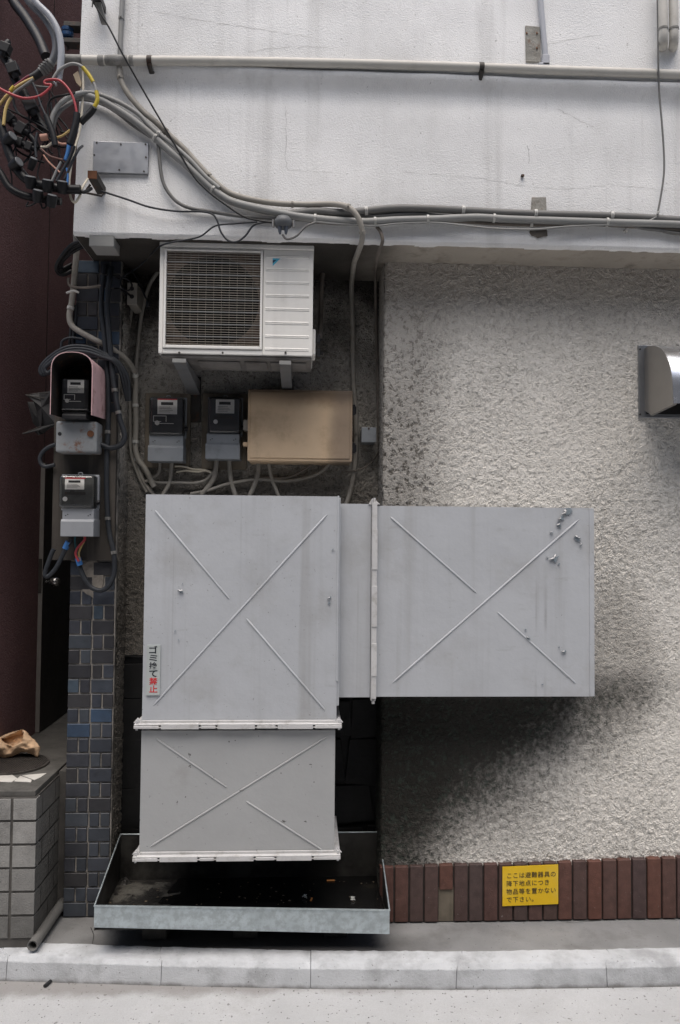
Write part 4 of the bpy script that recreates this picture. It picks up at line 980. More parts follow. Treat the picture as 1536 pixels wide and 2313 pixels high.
# junction boxes
def jbox(px0, py0, px1, py1, Y0, Y1, m, label, lid=True, name='junction_box'):
    x0, x1, z0, z1 = ext(px0, py0, px1, py1, Y0); t_ = thing(name, label, 'junction box', ((x0+x1)/2, Y1, z0))
    bb = MB(); bb.box(x0+.002, x1-.002, Y0+.014, Y1, z0+.002, z1-.002); bb.build('body', m, t_, .003)
    bb = MB(); bb.box(x0, x1, Y0, Y0+.013, z0, z1); bb.build('lid', m, t_, .003); return t_
jb = jbox(816.5, 965, 850, 999, .16, YR-.003, M_mgrey, 'small grey junction box on the conduit right of the tan cabinet')
p = at(833, 968, .16); bb = MB(); bb.tube([(p.x, .157, p.z), (p.x, .165, p.z)], .005, 10); bb.build('screw', M_dmetal, jb)
jb = jbox(201, 531, 257, 556, -.262, -.13, M_cpale, 'pale box under the soffit at the top of the pillar')
jb = jbox(287, 638, 310, 688, .12, YR-.003, M_cbeige, 'beige weatherproof outlet box with two sockets left of the air conditioner', name='outlet_box')
for py in (652, 670):
    p = at(298, py, .12); bb = MB(); bb.tube([(p.x, .117, p.z), (p.x, .125, p.z)], .012, 14); bb.build('socket', M_black, jb)

# ------------------------------------------------------------------ vent hood at the right edge
ux0 = at(1440, 860, -.004).x; ux1 = ux0+.62; hz1 = at(1448, 781, -.01).z; hz0 = at(1454, 944, -.01).z; hx = at(1453, 860, -.01).x
vh = thing('vent_hood', 'stainless steel quarter-round vent hood on the stucco wall', 'vent hood', (hx+.28, 0, hz0))
bb = MB(); bb.box(ux0, ux1, -.022, .006, hz0, hz1); bb.build('flange_plate', M_inox, vh, .002)
def yz(px, py):                                   # point on the hood side (plane X = hx)
    d = ray(px, py); t_ = (hx-CAMP.x)/d.x; p = CAMP+d*t_; return p.y, p.z
prof = [yz(x, y) for x, y in [(1464, 781.5), (1476, 780.5), (1486, 784), (1494, 789), (1500, 796), (1505, 804.5), (1510, 816), (1514, 829), (1516.5, 844), (1518, 859), (1519.3, 885), (1520.5, 911)]]
prof = [(-.0225, prof[0][1]-.004)]+prof
fb = prof[-1]; tail = yz(1469, 936); inn_ = yz(1457, 927)
bb = MB(); n_ = len(prof)
vs = [(hx+.001, y, z) for y, z in prof]+[(ux1-.02, y, z) for y, z in prof]
bb.add(vs, [(i, i+n_, i+1+n_, i+1) for i in range(n_-1)], True)
bb.add([(hx+.001, fb[0]+.003, fb[1]), (ux1-.02, fb[0]+.003, fb[1]), (ux1-.02, fb[0]+.012, fb[1]+.004), (hx+.001, fb[0]+.012, fb[1]+.004)], [(0, 1, 2, 3)])
bb.build('canopy', M_hoodmetal, vh)
side = [(y, z) for y, z in prof]+[tail, (-.023, inn_[1])]
for X, s in ((hx, 1), (ux1-.02, 1)):
    bb = MB(); bb.prism([(X, y, z) for y, z in side], (.003, 0, 0)); bb.prism([(X, fb[0], fb[1]), (X, tail[0], tail[1]), (X, tail[0], tail[1]-.006), (X, fb[0], fb[1]-.006)], (.018, 0, 0)); bb.build('side_cheek', mat('dull_stainless', (.36, .34, .315), .35, .75, .1, 4, (.22, .2, .18), .3, 8), vh)
bb = MB(); bb.box(hx+.01, ux1-.03, -.0245, -.0225, hz0+.02, hz1-.03); bb.build('duct_opening', M_fin, vh)
bb = MB()
for py in (789, 936): p = at(1444, py, -.022); bb.tube([(p.x+.004, -.0245, p.z), (p.x+.004, -.02, p.z)], .005, 10)
bb.build('screw', M_dmetal, vh)

# ------------------------------------------------------------------ things on the upper wall
YU = YF-.045
pipe_pts = path([(120, 134), (250, 136.5), (500, 138.5), (760, 143.5), (1000, 150), (1250, 159), (1536, 168.5), (1900, 181)], YU)
pr = pw(20.5, YU)/2
pp = thing('horizontal_pipe', 'long cream pipe running across the upper white wall', 'pipe', pipe_pts[10])
MB().tube(pipe_pts, pr, 14).build('pipe', M_pipe, pp)
for a, c in ((222, 235), (238, 290), (292, 302)):
    A_, B_ = at(a, 136, YU), at(c, 136.8, YU); MB().tube([A_, A_.lerp(B_, .2), A_.lerp(B_, .8), B_], [pr*1.03, pr*1.13, pr*1.13, pr*1.03], 14).build('coupling', M_worn, pp)
A_, B_ = at(140, 134.4, YU), at(186, 135.4, YU); MB().tube([A_, B_], pr*1.06, 14).build('coupling', M_worn, pp)
for px, py, dx, lb in ((338, 137.5, 9, 'dark pipe hanger left, near the thick coupling'), (1087, 153, -5, 'dark pipe hanger below the middle of the cream pipe')):
    c = at(px, py, YU); t_ = thing('pipe_hanger', lb, 'bracket', (c.x, YF, c.z), 'hangers of the cream pipe')
    MB().tube([(c.x-.012, YU, c.z), (c.x+.012, YU, c.z)], pr*1.12, 14).build('strap', M_dmetal, t_)
    e = at(px+dx, py+33, YF-.01); MB().tube([(c.x, YU-.012, c.z-pr), (c.x+(e.x-c.x)*.5, YU+.01, c.z-pr-.03), (e.x, YF-.012, e.z+.015), (e.x, YF+.005, e.z)], [.013, .011, .01, .013], 8).build('arm', M_dmetal, t_)
def wallpipe(name, spec, Y, w, m, label, clips=(), cat='conduit'):
    return cable(name, spec, Y, w, m, label, cat, ties=clips, tie_mat=m, tie_name='saddle_clip', tie_w=6)
wallpipe('conduit', [(277, -60), (276, 0), (273, 68), (271, 128)], YF-.03, 11, M_cpale, 'pale thin conduit dropping from the top left to the cream pipe', (.55,))
o = wallpipe('conduit', [(270, 150), (271, 166), (274, 184), (292, 216), (325, 253), (349, 273), (390, 312), (417, 337), (456, 380), (495, 419), (534, 442), (612, 458), (690, 462), (750, 461, YF-.04), (786, 468, YF-.075), (808, 490, YF-.085), (818, 520, YF-.07), (817, 546, -.31), (808, 572, -.23), (800, 594, -.05), (796, 626, .15), (794, 656, YR-.02), (797, 747, YR-.02), (798, 860, YR-.02), (803, 930, YR-.02), (804, 1010, YR-.02), (800, 1065, YR-.02), (790, 1115, YR-.02), (778, 1150, YR-.02)], YF-.03, 13, M_cbeige,
    'long grey conduit sweeping from the cream pipe down into the recess beside the cabinet', (.06, .2, .3, .42, .5, .58, .8, .88), 'conduit')
wallpipe('conduit', [(1218, -60), (1221, 0), (1227, 70), (1232, 128)], YF-.035, 13, M_pipegrey, 'grey conduit at the upper right ending above the cream pipe')
bb = MB(); bb.pbox(1226, 122, 1242, 146, YF-.055, YF-.02); bb.pbox(1218, 140, 1242, 147, YF-.055, YF-.018)
tag(bb.build('conduit_fitting', M_pipegrey, bevel=.003), 'grey end fitting at the foot of the upper right conduit', 'conduit fitting')
for px, lb in ((1498, 'left one of two cream pipes turning into the wall at the top right corner'), (1522, 'right one of two cream pipes turning into the wall at the top right corner')):
    spec = [(px-3, -60, YF-.1), (px-1, 0, YF-.1), (px, 60, YF-.1), (px, 92, YF-.09), (px-1, 106, YF-.04), (px-1, 110, YF+.03)]
    pts = path(spec, YF); o = MB().tube(pts, pw(21, YF-.1)/2, 14).build('wall_pipe', M_pipe); tag(o, lb, 'pipe', 'pair of cream pipes')
    a_, c_ = at(px, 64, YF-.1), at(px, 68, YF-.1); MB().tube([a_, c_], pw(23, YF-.1)/2, 14).build('joint_ring', M_worn, o)
bb = MB(); p0 = ext(1184, 65, 1219, 146, YF-.004); bb.prism([(p0[0]+.003, YF-.028, p0[2]), (p0[1], YF-.028, p0[2]), (p0[1]-.006, YF-.028, p0[3]-.004), (p0[0], YF-.028, p0[3])], (0, .02, 0)); o = bb.build('wall_patch', M_patch, bevel=.002); tag(o, 'rust-edged rectangular wall patch beside the upper right conduit', 'wall patch')
for x, y in ((1190, 74), (1213, 74), (1213, 108)): p = at(x, y, YF-.03); bb = MB(); bb.tube([(p.x, YF-.031, p.z-.006), (p.x, YF-.026, p.z+.004)], .004, 8); bb.build('bolt_hole', M_rust, o)
bb = MB(); p0 = ext(1198, 446, 1234, 482, YF); bb.prism([(p0[0], YF-.008, p0[2]), (p0[1], YF-.008, p0[2]), (p0[1]-.004, YF-.008, p0[3]), (p0[0]+.006, YF-.008, p0[3]-.003)], (0, .02, 0)); o = bb.build('wall_patch', M_patch, bevel=.002); tag(o, 'small chipped wall patch just above the right cable run', 'wall patch')
bb = MB(); p0 = ext(1195, 519, 1236, 538, YF); bb.prism([(p0[0]+.004, YF-.007, p0[3]), (p0[0]+.002, YF-.007, p0[2]+.026), (p0[0]+.012, YF-.007, p0[2]+.012), (p0[0]+.03, YF-.007, p0[2]+.008), (p0[0]+.045, YF-.007, p0[2]), (p0[1]-.02, YF-.007, p0[2]+.009), (p0[1], YF-.007, p0[2]+.012), (p0[1]-.004, YF-.007, p0[3])], (0, .02, 0)); tag(bb.build('wall_patch', mat('chipped_render', (.10, .088, .075), .9, 0, .4, 20, (.04, .03, .025), .7, 12, rust=.35)), 'dark rusty chip in the wall just below the right cable run', 'wall patch')
bb = MB(); p = at(1179, 399, YF); bb.box(p.x-.007, p.x+.007, YF-.018, YF+.02, p.z-.005, p.z+.004); tag(bb.build('wall_stub', M_dmetal), 'tiny dark stub sticking out of the white wall', 'stub')
bb = MB(); p = at(1409, 525, YF); bb.tube([(p.x, YF-.03, p.z+.01), (p.x, YF-.03, p.z-.013)], .007, 8); bb.tube([(p.x, YF-.03, p.z+.008), (p.x, YF+.02, p.z+.01)], .004, 8); tag(bb.build('wall_hook', M_worn), 'short grey hook below the right cable run', 'hook')
# stainless cover plate
x0, x1, z0, z1 = ext(211, 322, 335, 392, YF-.012)
cp = thing('cover_plate', 'blank stainless cover plate screwed to the white wall', 'cover plate', ((x0+x1)/2, YF, z0))
bb = MB(); bb.box(x0, x1, YF-.018, YF+.01, z0, z1); bb.build('plate', M_inox, cp, .001)
for fx, fz in ((.06, .95), (.5, .92), (.95, .95), (.02, .55), (.96, .53), (.48, .1), (.93, .07)):
    p = (x0+(x1-x0)*fx, z0+(z1-z0)*fz); bb = MB(); bb.tube([(p[0], YF-.0205, p[1]), (p[0], YF-.017, p[1])], .0045, 8); bb.build('screw', M_dmetal, cp)
# rusty stub bracket and its strain hook
x0, x1, z0, z1 = ext(199, 387, 219, 404, YF-.10)
rb = thing('anchor_bracket', 'rusty square anchor bracket below the cover plate', 'bracket', ((x0+x1)/2, YF, z0))
bb = MB(); e = at(222, 430, YF); bb.prism([(x0, YF-.10, z0), (x1, YF-.10, z0), (x1, YF-.10, z1), (x0, YF-.10, z1)], (.02, .13, -.035)); bb.build('arm', M_dmetal, rb, .002); bb = MB(); bb.box(x0-.001, x1+.001, YF-.106, YF-.1005, z0-.001, z1+.001); bb.build('rusty_cap', M_rust, rb, .001)
bb = MB(); bb.tube([(x0, YF-.06, z0-.01), (x0-.03, YF-.06, z0-.05), (x1+.01, YF-.05, z0-.06), (x1+.012, YF-.02, z0-.03)], .006, 8); bb.build('hook', M_dmetal, rb)
x0, x1, z0, z1 = ext(219, 4, 236, 54, YF-.05); ib = thing('anchor_bracket', 'grey slanted anchor bracket at the very top of the white wall', 'bracket', ((x0+x1)/2, YF, z0))
bb = MB(); bb.prism([(x0+.022, YF-.06, z0), (x1+.014, YF-.06, z0), (x1-.006, YF-.10, z1-.03), (x0, YF-.10, z1-.03)], (0, .02, 0)); bb.build('arm', M_worn, ib, .003)
bb = MB(); bb.box(x0-.004, x1-.002, YF-.12, YF+.02, z1-.036, z1); bb.tube([(x0-.002, YF-.11, z1-.02), (x0-.006, YF-.11, z1-.07)], .004, 6); bb.build('clamp', M_black, ib, .004)
# insulator rack at the corner
rk = thing('insulator_rack', 'dark steel rack with two blue spool insulators on the building corner', 'insulator', tuple(at(165, 105, -.1)))
for py in (59, 96):
    bb = MB(); x0, x1, z0, z1 = ext(146, py-5, 190, py+5, -.12); bb.box(x0, x1+.05, -.14, -.08, z0, z1); bb.build('bar', M_dmetal, rk, .002)
c0 = at(153, 70, -.11); c1 = at(153, 92, -.11)
for k in range(2):
    zc = c0.z+(c1.z-c0.z)*(k*.5); bb = MB(); r_ = pw(17, -.1)*.8
    bb.tube([(c0.x, -.11, zc+.012), (c0.x, -.11, zc+.009), (c0.x, -.11, zc), (c0.x, -.11, zc-.009), (c0.x, -.11, zc-.012)], [r_*.7, r_, r_*.6, r_, r_*.7], 20); bb.build('spool', M_spool, rk)
bb = MB(); bb.tube([(c0.x, -.11, c0.z+.05), (c0.x, -.11, c1.z-.05)], .007, 8); bb.build('pin', M_dmetal, rk)

# ------------------------------------------------------------------ cable run on the fascia
YK = YF-.025
CG = 'cables strapped along the white wall'
F1 = [(150, 232, -.30), (182, 216), (224, 225), (260, 244), (300, 270), (344, 305), (380, 338), (417, 369), (447, 397), (476, 424), (503, 444), (534, 459), (612, 477), (690, 491), (808, 501), (900, 497), (983, 495), (1074, 491), (1148, 495), (1273, 499), (1397, 503), (1536, 507), (1800, 520)]
cable('cable', F1, YK-.01, 17, M_cpale, 'thick pale cable sagging from the corner and along the wall, lower of the strapped pair', group=CG, ties=(.24, .42, .6, .66, .72, .8, .9), tie_w=5)
E1 = [(114, 285, -.42), (121, 256, -.42), (140, 230, -.40), (167, 214, -.36), (198, 209), (229, 215), (273, 233), (312, 257), (335, 281), (352, 297), (390, 326), (430, 362), (463, 398), (495, 425)]
cable('cable', E1, YK-.02, 10, M_cpale, 'pale cable arching out of the black connectors onto the white wall', group=CG, ties=(.72,))
cable('cable', [(118, 300, -.40), (128, 262, -.40), (148, 240, -.36), (180, 224), (225, 232), (262, 252), (300, 282), (340, 308)], YK+.008, 9, M_cgrey, 'grey cable tucked under the thick pale cable near the corner', group=CG)
cable('cable', [(355, 308), (358, 335), (362, 378), (368, 410), (380, 434), (400, 456), (429, 470), (476, 478), (534, 487), (612, 493), (690, 497), (760, 503)], YK, 8, M_cgrey, 'slim grey cable branching down below the cover plate then along the wall', group=CG)
cable('cable', [(640, 486), (706, 477), (760, 480), (812, 478), (900, 470), (1024, 474), (1128, 480), (1231, 484), (1355, 487), (1480, 493), (1536, 497), (1800, 508)], YK-.004, 17, M_cgrey, 'thick grey cable highest of the strapped run right of the connector', group=CG, ties=(.3, .48, .62, .75))
cable('cable', [(690, 484), (760, 488), (850, 489), (930, 484), (1010, 488), (1100, 493), (1220, 497), (1330, 500), (1440, 506), (1536, 513), (1800, 528)], YK+.006, 9, M_cgrey, 'medium grey cable between the two thick ones right of the connector', group=CG)
cable('wire', [(714, 501), (769, 506), (847, 510), (900, 505), (983, 503), (1045, 509), (1115, 516), (1206, 518), (1293, 511), (1397, 507), (1459, 501), (1484, 489)], YK-.018, 4.5, M_cpale, 'thin pale wire hanging loose below the cable run', 'wire', CG)
cable('wire', [(1484, 489), (1492, 447), (1499, 400), (1500, 356), (1496, 290), (1489, 207), (1487, 140, YU-.035), (1486, 41, YU-.03), (1484, -60)], YK-.02, 4.5, M_cgrey, 'thin grey wire hanging vertically over the cream pipe at the right', 'wire', ties=(.01,))
cable('cable', [(1420, 506), (1450, 515), (1490, 520), (1540, 529), (1800, 560)], YK, 8, M_cgrey, 'short grey cable leaving the run downward at the right edge', group=CG)
cable('wire', [(227, 431), (286, 450), (339, 468), (398, 477), (455, 478), (480, 484), (491, 500), (499, 524), (515, 543), (534, 546), (554, 533), (573, 509), (600, 502), (622, 503)], YK-.012, 4.5, M_cdark, 'thin dark wire looping below the run from the rusty bracket', 'wire')
cable('wire', [(291, 618, .1), (319, 598, .1), (339, 577, 0), (362, 556, -.22), (390, 547, YK), (430, 540), (456, 532), (487, 510), (534, 505), (581, 501)], YK-.008, 4, M_cdark, 'thin dark wire rising past the air conditioner corner to the run', 'wire')
cable('drop_wire', [(190, -40, YU-.06), (208, 0, YU-.06), (245, 60, YU-.06), (276, 120, YU-.05), (333, 221, YU-.02), (400, 335), (437, 398), (472, 434), (503, 458), (550, 489), (589, 499), (622, 503)], YK-.03, 4, M_blackc, 'straight black drop wire slanting across the top left of the wall', 'wire')
cable('cable', [(700, 500), (770, 505), (850, 505), (930, 494), (1020, 499), (1110, 505), (1200, 508), (1310, 506), (1430, 512), (1536, 520), (1800, 536)], YK+.004, 8, M_cbrown, 'dark grimy cable lowest of the run, half hidden behind the thin pale wire', group=CG, ties=(.35, .6))
cable('cable', [(560, 471), (620, 483), (700, 480), (790, 484), (870, 479), (960, 476), (1060, 482), (1170, 488), (1290, 491), (1410, 496), (1536, 502), (1800, 514)], YK+.010, 8, M_cgrey, 'thin grey cable squeezed behind the highest thick one right of the connector', group=CG)
# splice closure
c = at(640, 503, YK-.05)
sp = thing('cable_splice', 'dark grey domed splice closure with two plugs hanging on the cable run', 'splice closure', (c.x, c.y, c.z-.06))
bb = MB(); bb.tube([(c.x, c.y, c.z+.032), (c.x, c.y, c.z+.026), (c.x, c.y, c.z+.008), (c.x, c.y, c.z-.006), (c.x, c.y, c.z-.02), (c.x, c.y, c.z-.026)], [.012, .032, .044, .046, .04, .03], 20); bb.box(c.x-.052, c.x+.052, c.y-.008, c.y+.012, c.z-.008, c.z+.004); bb.build('dome', mat('splice_grey', (.10, .105, .11), .5, 0, .2, 12), sp)
for dx in (-.016, .014): bb = MB(); bb.tube([(c.x+dx, c.y-.01, c.z-.004), (c.x+dx, c.y-.014, c.z-.03), (c.x+dx, c.y-.012, c.z-.05), (c.x+dx*.9, c.y-.01, c.z-.062)], [.011, .011, .008, .005], 12); bb.build('plug', mat('plug_slate', (.09, .10, .12), .4, 0, .1), sp)
for dx in (-.05, .05): bb = MB(); bb.tube([(c.x+dx, c.y-.012, c.z-.028), (c.x+dx, c.y-.012, c.z+.008)], .006, 8); bb.build('lug', M_steelclip, sp)
cable('wire', [(638, 530), (644, 538), (653, 540), (671, 532), (690, 512), (714, 502)], YK-.055, 5, M_cgrey, 'short grey tail wire curling under the splice closure', 'wire')
# recess pipes
cable('conduit', [(851, 512), (860, 525), (864, 546, YK), (854, 574, -.23), (849, 600, -.02), (848, 632, .18), (849, 700, YR-.02), (853, 860, YR-.02), (855, 965, YR-.02), (858, 1020, YR-.02)], YK, 8, M_cbrown, 'grimy brown conduit along the inner corner of the recess', 'conduit', ties=(.8,), tie_mat=M_cbrown)
cable('refrigerant_pipe', [(760, 560, .26), (742, 577, .22), (730, 612, .2), (726, 650, .2), (725, 700, .2), (723, 764, .08)], .2, 11, M_cbrown, 'lagged refrigerant pipe beside the air conditioner', 'pipe')
cable('conduit', [(366, 600, .25), (352, 620, .25), (339, 641), (328, 673), (319, 716), (312, 773), (307, 828), (306, 880), (304, 979), (306, 1027), (322, 1082), (349, 1120)], YR-.025, 9, M_cbeige, 'beige conduit curving out from behind the air conditioner down the recess', 'conduit', ties=(.75, .85))
cable('conduit', [(297, 690), (294, 720), (289, 755), (288, 808), (292, 860), (294, 939), (296, 1019), (313, 1074), (332, 1112)], YR-.02, 8, M_cbeige, 'slim beige conduit below the outlet box', 'conduit')
RG = 'stub cables below the recess meters'
for spec, w, m_, lb in (
    ([(361, 1046), (361, 1056), (357, 1070), (345, 1080), (328, 1088)], 7, M_cbeige, 'short cable bending left under the bright-dial meter'),
    ([(388, 1044), (387, 1060), (383, 1090), (368, 1118)], 9, M_cbeige, 'taped cable dropping straight from the bright-dial meter'),
    ([(395, 1053), (415, 1054), (437, 1060), (458, 1061), (468, 1064), (480, 1070)], 4.5, M_cream, 'upper bare cream wire end between the recess meters'),
    ([(398, 1066), (420, 1063), (445, 1066), (468, 1063), (482, 1072)], 4.5, M_cream, 'lower bare cream wire end between the recess meters'),
    ([(489, 1036), (488, 1058), (482, 1082), (470, 1100), (455, 1118)], 11, M_cbeige, 'thick cable curving left from the dim meter'),
    ([(518, 1036), (519, 1062), (523, 1090), (532, 1120)], 11, M_cbeige, 'thick cable dropping from the right of the dim meter'),
    ([(584, 1044), (583, 1066), (577, 1090), (564, 1120)], 11, M_cbeige, 'thick cable leaving the left underside of the tan cabinet'),
    ([(607, 1044), (611, 1070), (617, 1090), (630, 1122)], 9, M_cbeige, 'cable leaving the middle underside of the tan cabinet'),
    ([(330, 1086), (360, 1090), (401, 1090), (440, 1091), (465, 1084), (482, 1066)], 7, M_cbeige, 'grey cable lying sideways under both recess meters'),
    ([(430, 1116), (470, 1108), (508, 1095), (548, 1087), (588, 1083), (640, 1087), (690, 1080), (725, 1066), (748, 1044)], 8, M_cbeige, 'long cable sagging across to the right underside of the cabinet'),
    ([(548, 1087), (600, 1080), (640, 1080), (672, 1070), (710, 1045)], 6, M_cbrown, 'thin brown cable sagging behind the long one under the cabinet'),
    ([(856, 1020), (845, 1038), (826, 1054), (800, 1064), (780, 1066)], 4, M_cbrown, 'thin wire curling left from the small grey junction box')):
    cable('cable', spec, YR-.04, w, m_, lb, group=RG)
# ------------------------------------------------------------------ cables on the pillar
YQ = YP-.03
cable('conduit', [(172, 530, -.05), (173, 568, 0), (167, 637), (162, 682), (157, 713), (163, 736), (187, 753), (221, 771), (255, 789, .08), (285, 812, .12), (302, 837, .2), (307, 865, .24), (306, 906, .25), (308, 960, .25), (306, 1006, .25), (312, 1036, .25), (330, 1062, .25), (348, 1100, .25)], YQ, 13, M_cbeige, 'thick beige conduit sweeping across the pillar above the pink hood', 'conduit', ties=(.2, .62, .72, .82))
cable('cable', [(238, 600, .06), (235, 625), (230, 659), (229, 705), (235, 751), (240, 819), (244, 865), (245, 924), (243, 988), (241, 1040), (241, 1113), (243, 1157), (244, 1180), (249, 1213), (257, 1248), (259, 1286), (252, 1313), (238, 1330), (221, 1333), (203, 1324), (189, 1302), (178, 1275)], YBD-.015, 11, M_cdark, 'dark cable running down the pillar and looping up to the light grey meter', ties=(.38, .56, .67), tie_mat=M_steelclip)
cable('cable', [(252, 605, .06), (248, 632), (244, 659), (243, 705), (248, 773), (255, 851), (260, 888), (265, 919), (272, 951), (280, 975), (281, 991), (271, 1006), (249, 1012), (232, 1006), (218, 1002)], YBD-.03, 12, M_cdark, 'dark cable hooking back into the rusty plate of the hood', ties=(.42, .54), tie_mat=M_steelclip)
cable('cable', [(160, 1218), (157, 1226), (150, 1236), (141, 1255), (127, 1282), (112, 1299), (104, 1302), (102, 1294), (107, 1277), (116, 1252), (122, 1240)], YBD-.05, 10, M_cdark, 'dark cable bending sharply left of the light grey meter', ties=())
cable('cable', [(126, 1004), (110, 1010), (96, 1022), (90, 1036), (94, 1049), (104, 1054), (124, 1050)], YBD-.02, 9, M_cdark, 'dark cable loop sticking out left below the hood')
for i in range(3):
    d = i*6; lb = ['outermost dark cable of the coil around the pink hood', 'middle dark cable of the coil around the pink hood', 'innermost dark cable of the coil around the pink hood'][i]
    cable('cable', [(292-d*.4, 905, .1), (291-d, 868, .06), (284-d, 842, .03), (265-d*.6, 816-d*.2+i*2), (232, 797+i*5), (198, 784+i*6), (164, 782+i*6), (137, 790+i*6), (107+d*.8, 811+d*.5), (91+d*.9, 832), (95+d, 846-d*.3), (112+d*.4, 843-d*.5)], YBD-.03-.012*i, 8.5, M_cdark, lb, group='cables coiled around the pink hood')
for i, (s, lb) in enumerate((([(198, 543, -.1), (180, 546, -.1), (159, 556, -.08), (136, 584, -.04), (127, 606, 0), (133, 618, .03), (146, 620, .04), (162, 612, .05)], 'outer black cable bulging into the alley from the pale soffit box'), ([(198, 556, -.08), (180, 561, -.06), (156, 576, -.04), (140, 594, 0), (142, 606, .03), (162, 596, .05)], 'inner black cable bulging into the alley from the pale soffit box'), ([(190, 550, -.08), (165, 562, -.06), (143, 586, -.02), (134, 604, .02), (142, 613, .04), (160, 604, .06)], 'middle black cable bulging into the alley from the pale soffit box'))):
    cable('cable', s, 0, 9 if i == 0 else 7, M_blackc, lb, group='black cables bulging into the alley')
cable('wire', [(155, 628), (155, 640), (162, 648), (187, 650), (210, 648), (228, 644)], YQ-.03, 5.5, M_cbrown, 'brown cable strapped across the pillar tiles', 'wire')
cable('cable_tie', [(150, 662), (158, 659), (168, 657), (178, 661)], YQ-.035, 5, TIE, 'pale tie with a loose end around the beige conduit', 'cable tie')
cable('cable', [(138, 786), (140, 772), (150, 765), (164, 763), (187, 766)], YQ, 6, M_cdark, 'short dark cable loop above the coil left of the conduit')
for px, lb in ((158, 'dark thin pipe at the left pillar edge above the coil, outer'), (166, 'dark pipe at the left pillar edge above the coil, inner')):
    cable('pipe', [(px+6, 690), (px+3, 730), (px, 765), (px-2, 800)], YP-.008, 6 if px == 158 else 8, M_cdark, lb, 'pipe')
cable('wire', [(260, 625), (275, 630), (290, 618), (300, 616), (314, 637), (323, 659), (332, 678)], .06, 4, M_blackc, 'black cord with a plug hanging left of the air conditioner', 'wire')
p = at(334, 686, .06); bb = MB(); bb.tube([(p.x-.004, .06, p.z+.02), (p.x, .06, p.z+.008), (p.x+.004, .06, p.z-.018)], [.006, .011, .012], 10); tag(bb.build('plug', M_blackc), 'black plug dangling beside the air conditioner', 'plug')
cable('wire', [(232, 619), (250, 622), (272, 626), (290, 632), (298, 645), (290, 656), (277, 650), (273, 632), (288, 617)], .02, 4, M_blackc, 'thin black wire loop beside the outlet box', 'wire')
cable('wire', [(258, 650), (275, 655), (290, 664), (298, 671)], .09, 5, M_blackc, 'black plug lead going into the outlet box', 'wire')
cable('wire', [(178, 1268), (171, 1252), (175, 1238), (190, 1221), (192, 1212)], YBD-.05, 5.5, M_redc, 'red wire curving up into the light grey meter', 'wire')
cable('wire', [(181, 1268), (178, 1250), (184, 1233), (190, 1222), (191, 1212)], YBD-.035, 4.5, M_tan, 'cream yellow wire beside the red one under the light grey meter', 'wire')
cable('wire', [(177, 1262), (172, 1240), (169, 1222), (170, 1210)], YBD-.035, 4, M_teal, 'dark teal wire under the light grey meter', 'wire')
for s, lb in (([(176, 1260), (178, 1268), (181, 1277)], 'blue tape binding the red wire end to the dark loop cable'), ([(155, 1224), (151, 1231), (147, 1240)], 'blue tape at the end of the sharply bent dark cable')):
    cable('tape', s, YBD-.05 if s[0][0] < 170 else YBD-.03, 13, M_blue, lb, 'tape')
# folded umbrella behind the hood
um = thing('umbrella', 'black broken folded umbrella stuck behind the meter hood', 'umbrella', tuple(at(95, 990, .2)))
def fold(pts, Y, dz, name):
    bb = MB(); A_ = [at(x, y, Y+(i % 2)*.03) for i, (x, y) in enumerate(pts)]; c = sum(A_, Vector())/len(A_)+Vector((0, -.02, 0))
    for i in range(len(A_)): bb.add([A_[i], A_[(i+1) % len(A_)], c], [(0, 1, 2)])
    o = bb.build(name, M_umb, um); s_ = o.modifiers.new('solid', 'SOLIDIFY'); s_.thickness = .002; return o
fold([(59, 892), (88, 887), (118, 883), (130, 900), (128, 960), (100, 975), (92, 968), (84, 930), (76, 905)], .13, 0, 'canopy')
fold([(62, 908), (80, 908), (90, 945), (94, 975), (76, 958)], .18, 0, 'torn_panel')
fold([(52, 980), (86, 966), (124, 958), (96, 980), (88, 983), (78, 975)], .10, 0, 'canopy_edge')
for s in ([(57, 892, .12), (130, 885, .14)], [(59, 893, .12), (128, 904, .14)], [(50, 980, .1), (92, 963, .12)], [(60, 893, .12), (96, 905, .14), (130, 912, .15)]): bb = MB(); bb.tube([at(*q) for q in s], .0025, 6); bb.build('rib', M_dmetal, um)

# ------------------------------------------------------------------ hanging cable cluster in front of the alley
YG = -.42
HG = 'cables hanging at the building corner'
def hc(name, spec, w, m, lb, Y=YG, cat='cable', **k): return cable(name, spec, Y, w, m, lb, cat, HG, **k)
hc('cable', [(10, -60, .05), (29, 0, .0), (57, 39, -.05), (86, 86, -.1), (104, 128, -.15)], 25, M_blackc, 'fat black cable coming in from the top left corner')
hc('cable', [(60, -50), (78, 0), (112, 36), (131, 70), (138, 108), (137, 145), (132, 182)], 15, M_shiny, 'thick shiny grey cable bending down at the corner', YG-.02)
hc('cable', [(45, -50), (62, 0), (98, 38), (120, 75), (126, 105), (120, 133), (104, 154), (83, 169)], 16, mat('slate_cable', (.12, .125, .135), .4, 0, .15), 'thick slate cable curling back left behind the shiny grey one', YG+.02)
o = hc('cable_grip', [(116, 140), (104, 153), (92, 163)], 21, M_cpale, 'pale ribbed grip on the slate cable', YG, 'cable grip', ties=(.2, .4, .6, .8), tie_mat=M_cgrey, tie_w=3, tie_name='rib')
hc('tape', [(93, 161), (83, 169), (70, 177)], 18, M_black, 'black tape wrapped at the end of the ribbed grip', YG, 'tape')
hc('wire', [(78, 169), (62, 174), (47, 185), (32, 196), (20, 206)], 7, mat('maroon_wire', (.16, .03, .05), .4), 'maroon wire fanning out of the taped grip', YG-.01, 'wire')
hc('wire', [(76, 176), (55, 186), (34, 199), (12, 220), (-20, 262)], 7, M_tan, 'upper tan wire fanning out of the taped grip', YG-.02, 'wire')
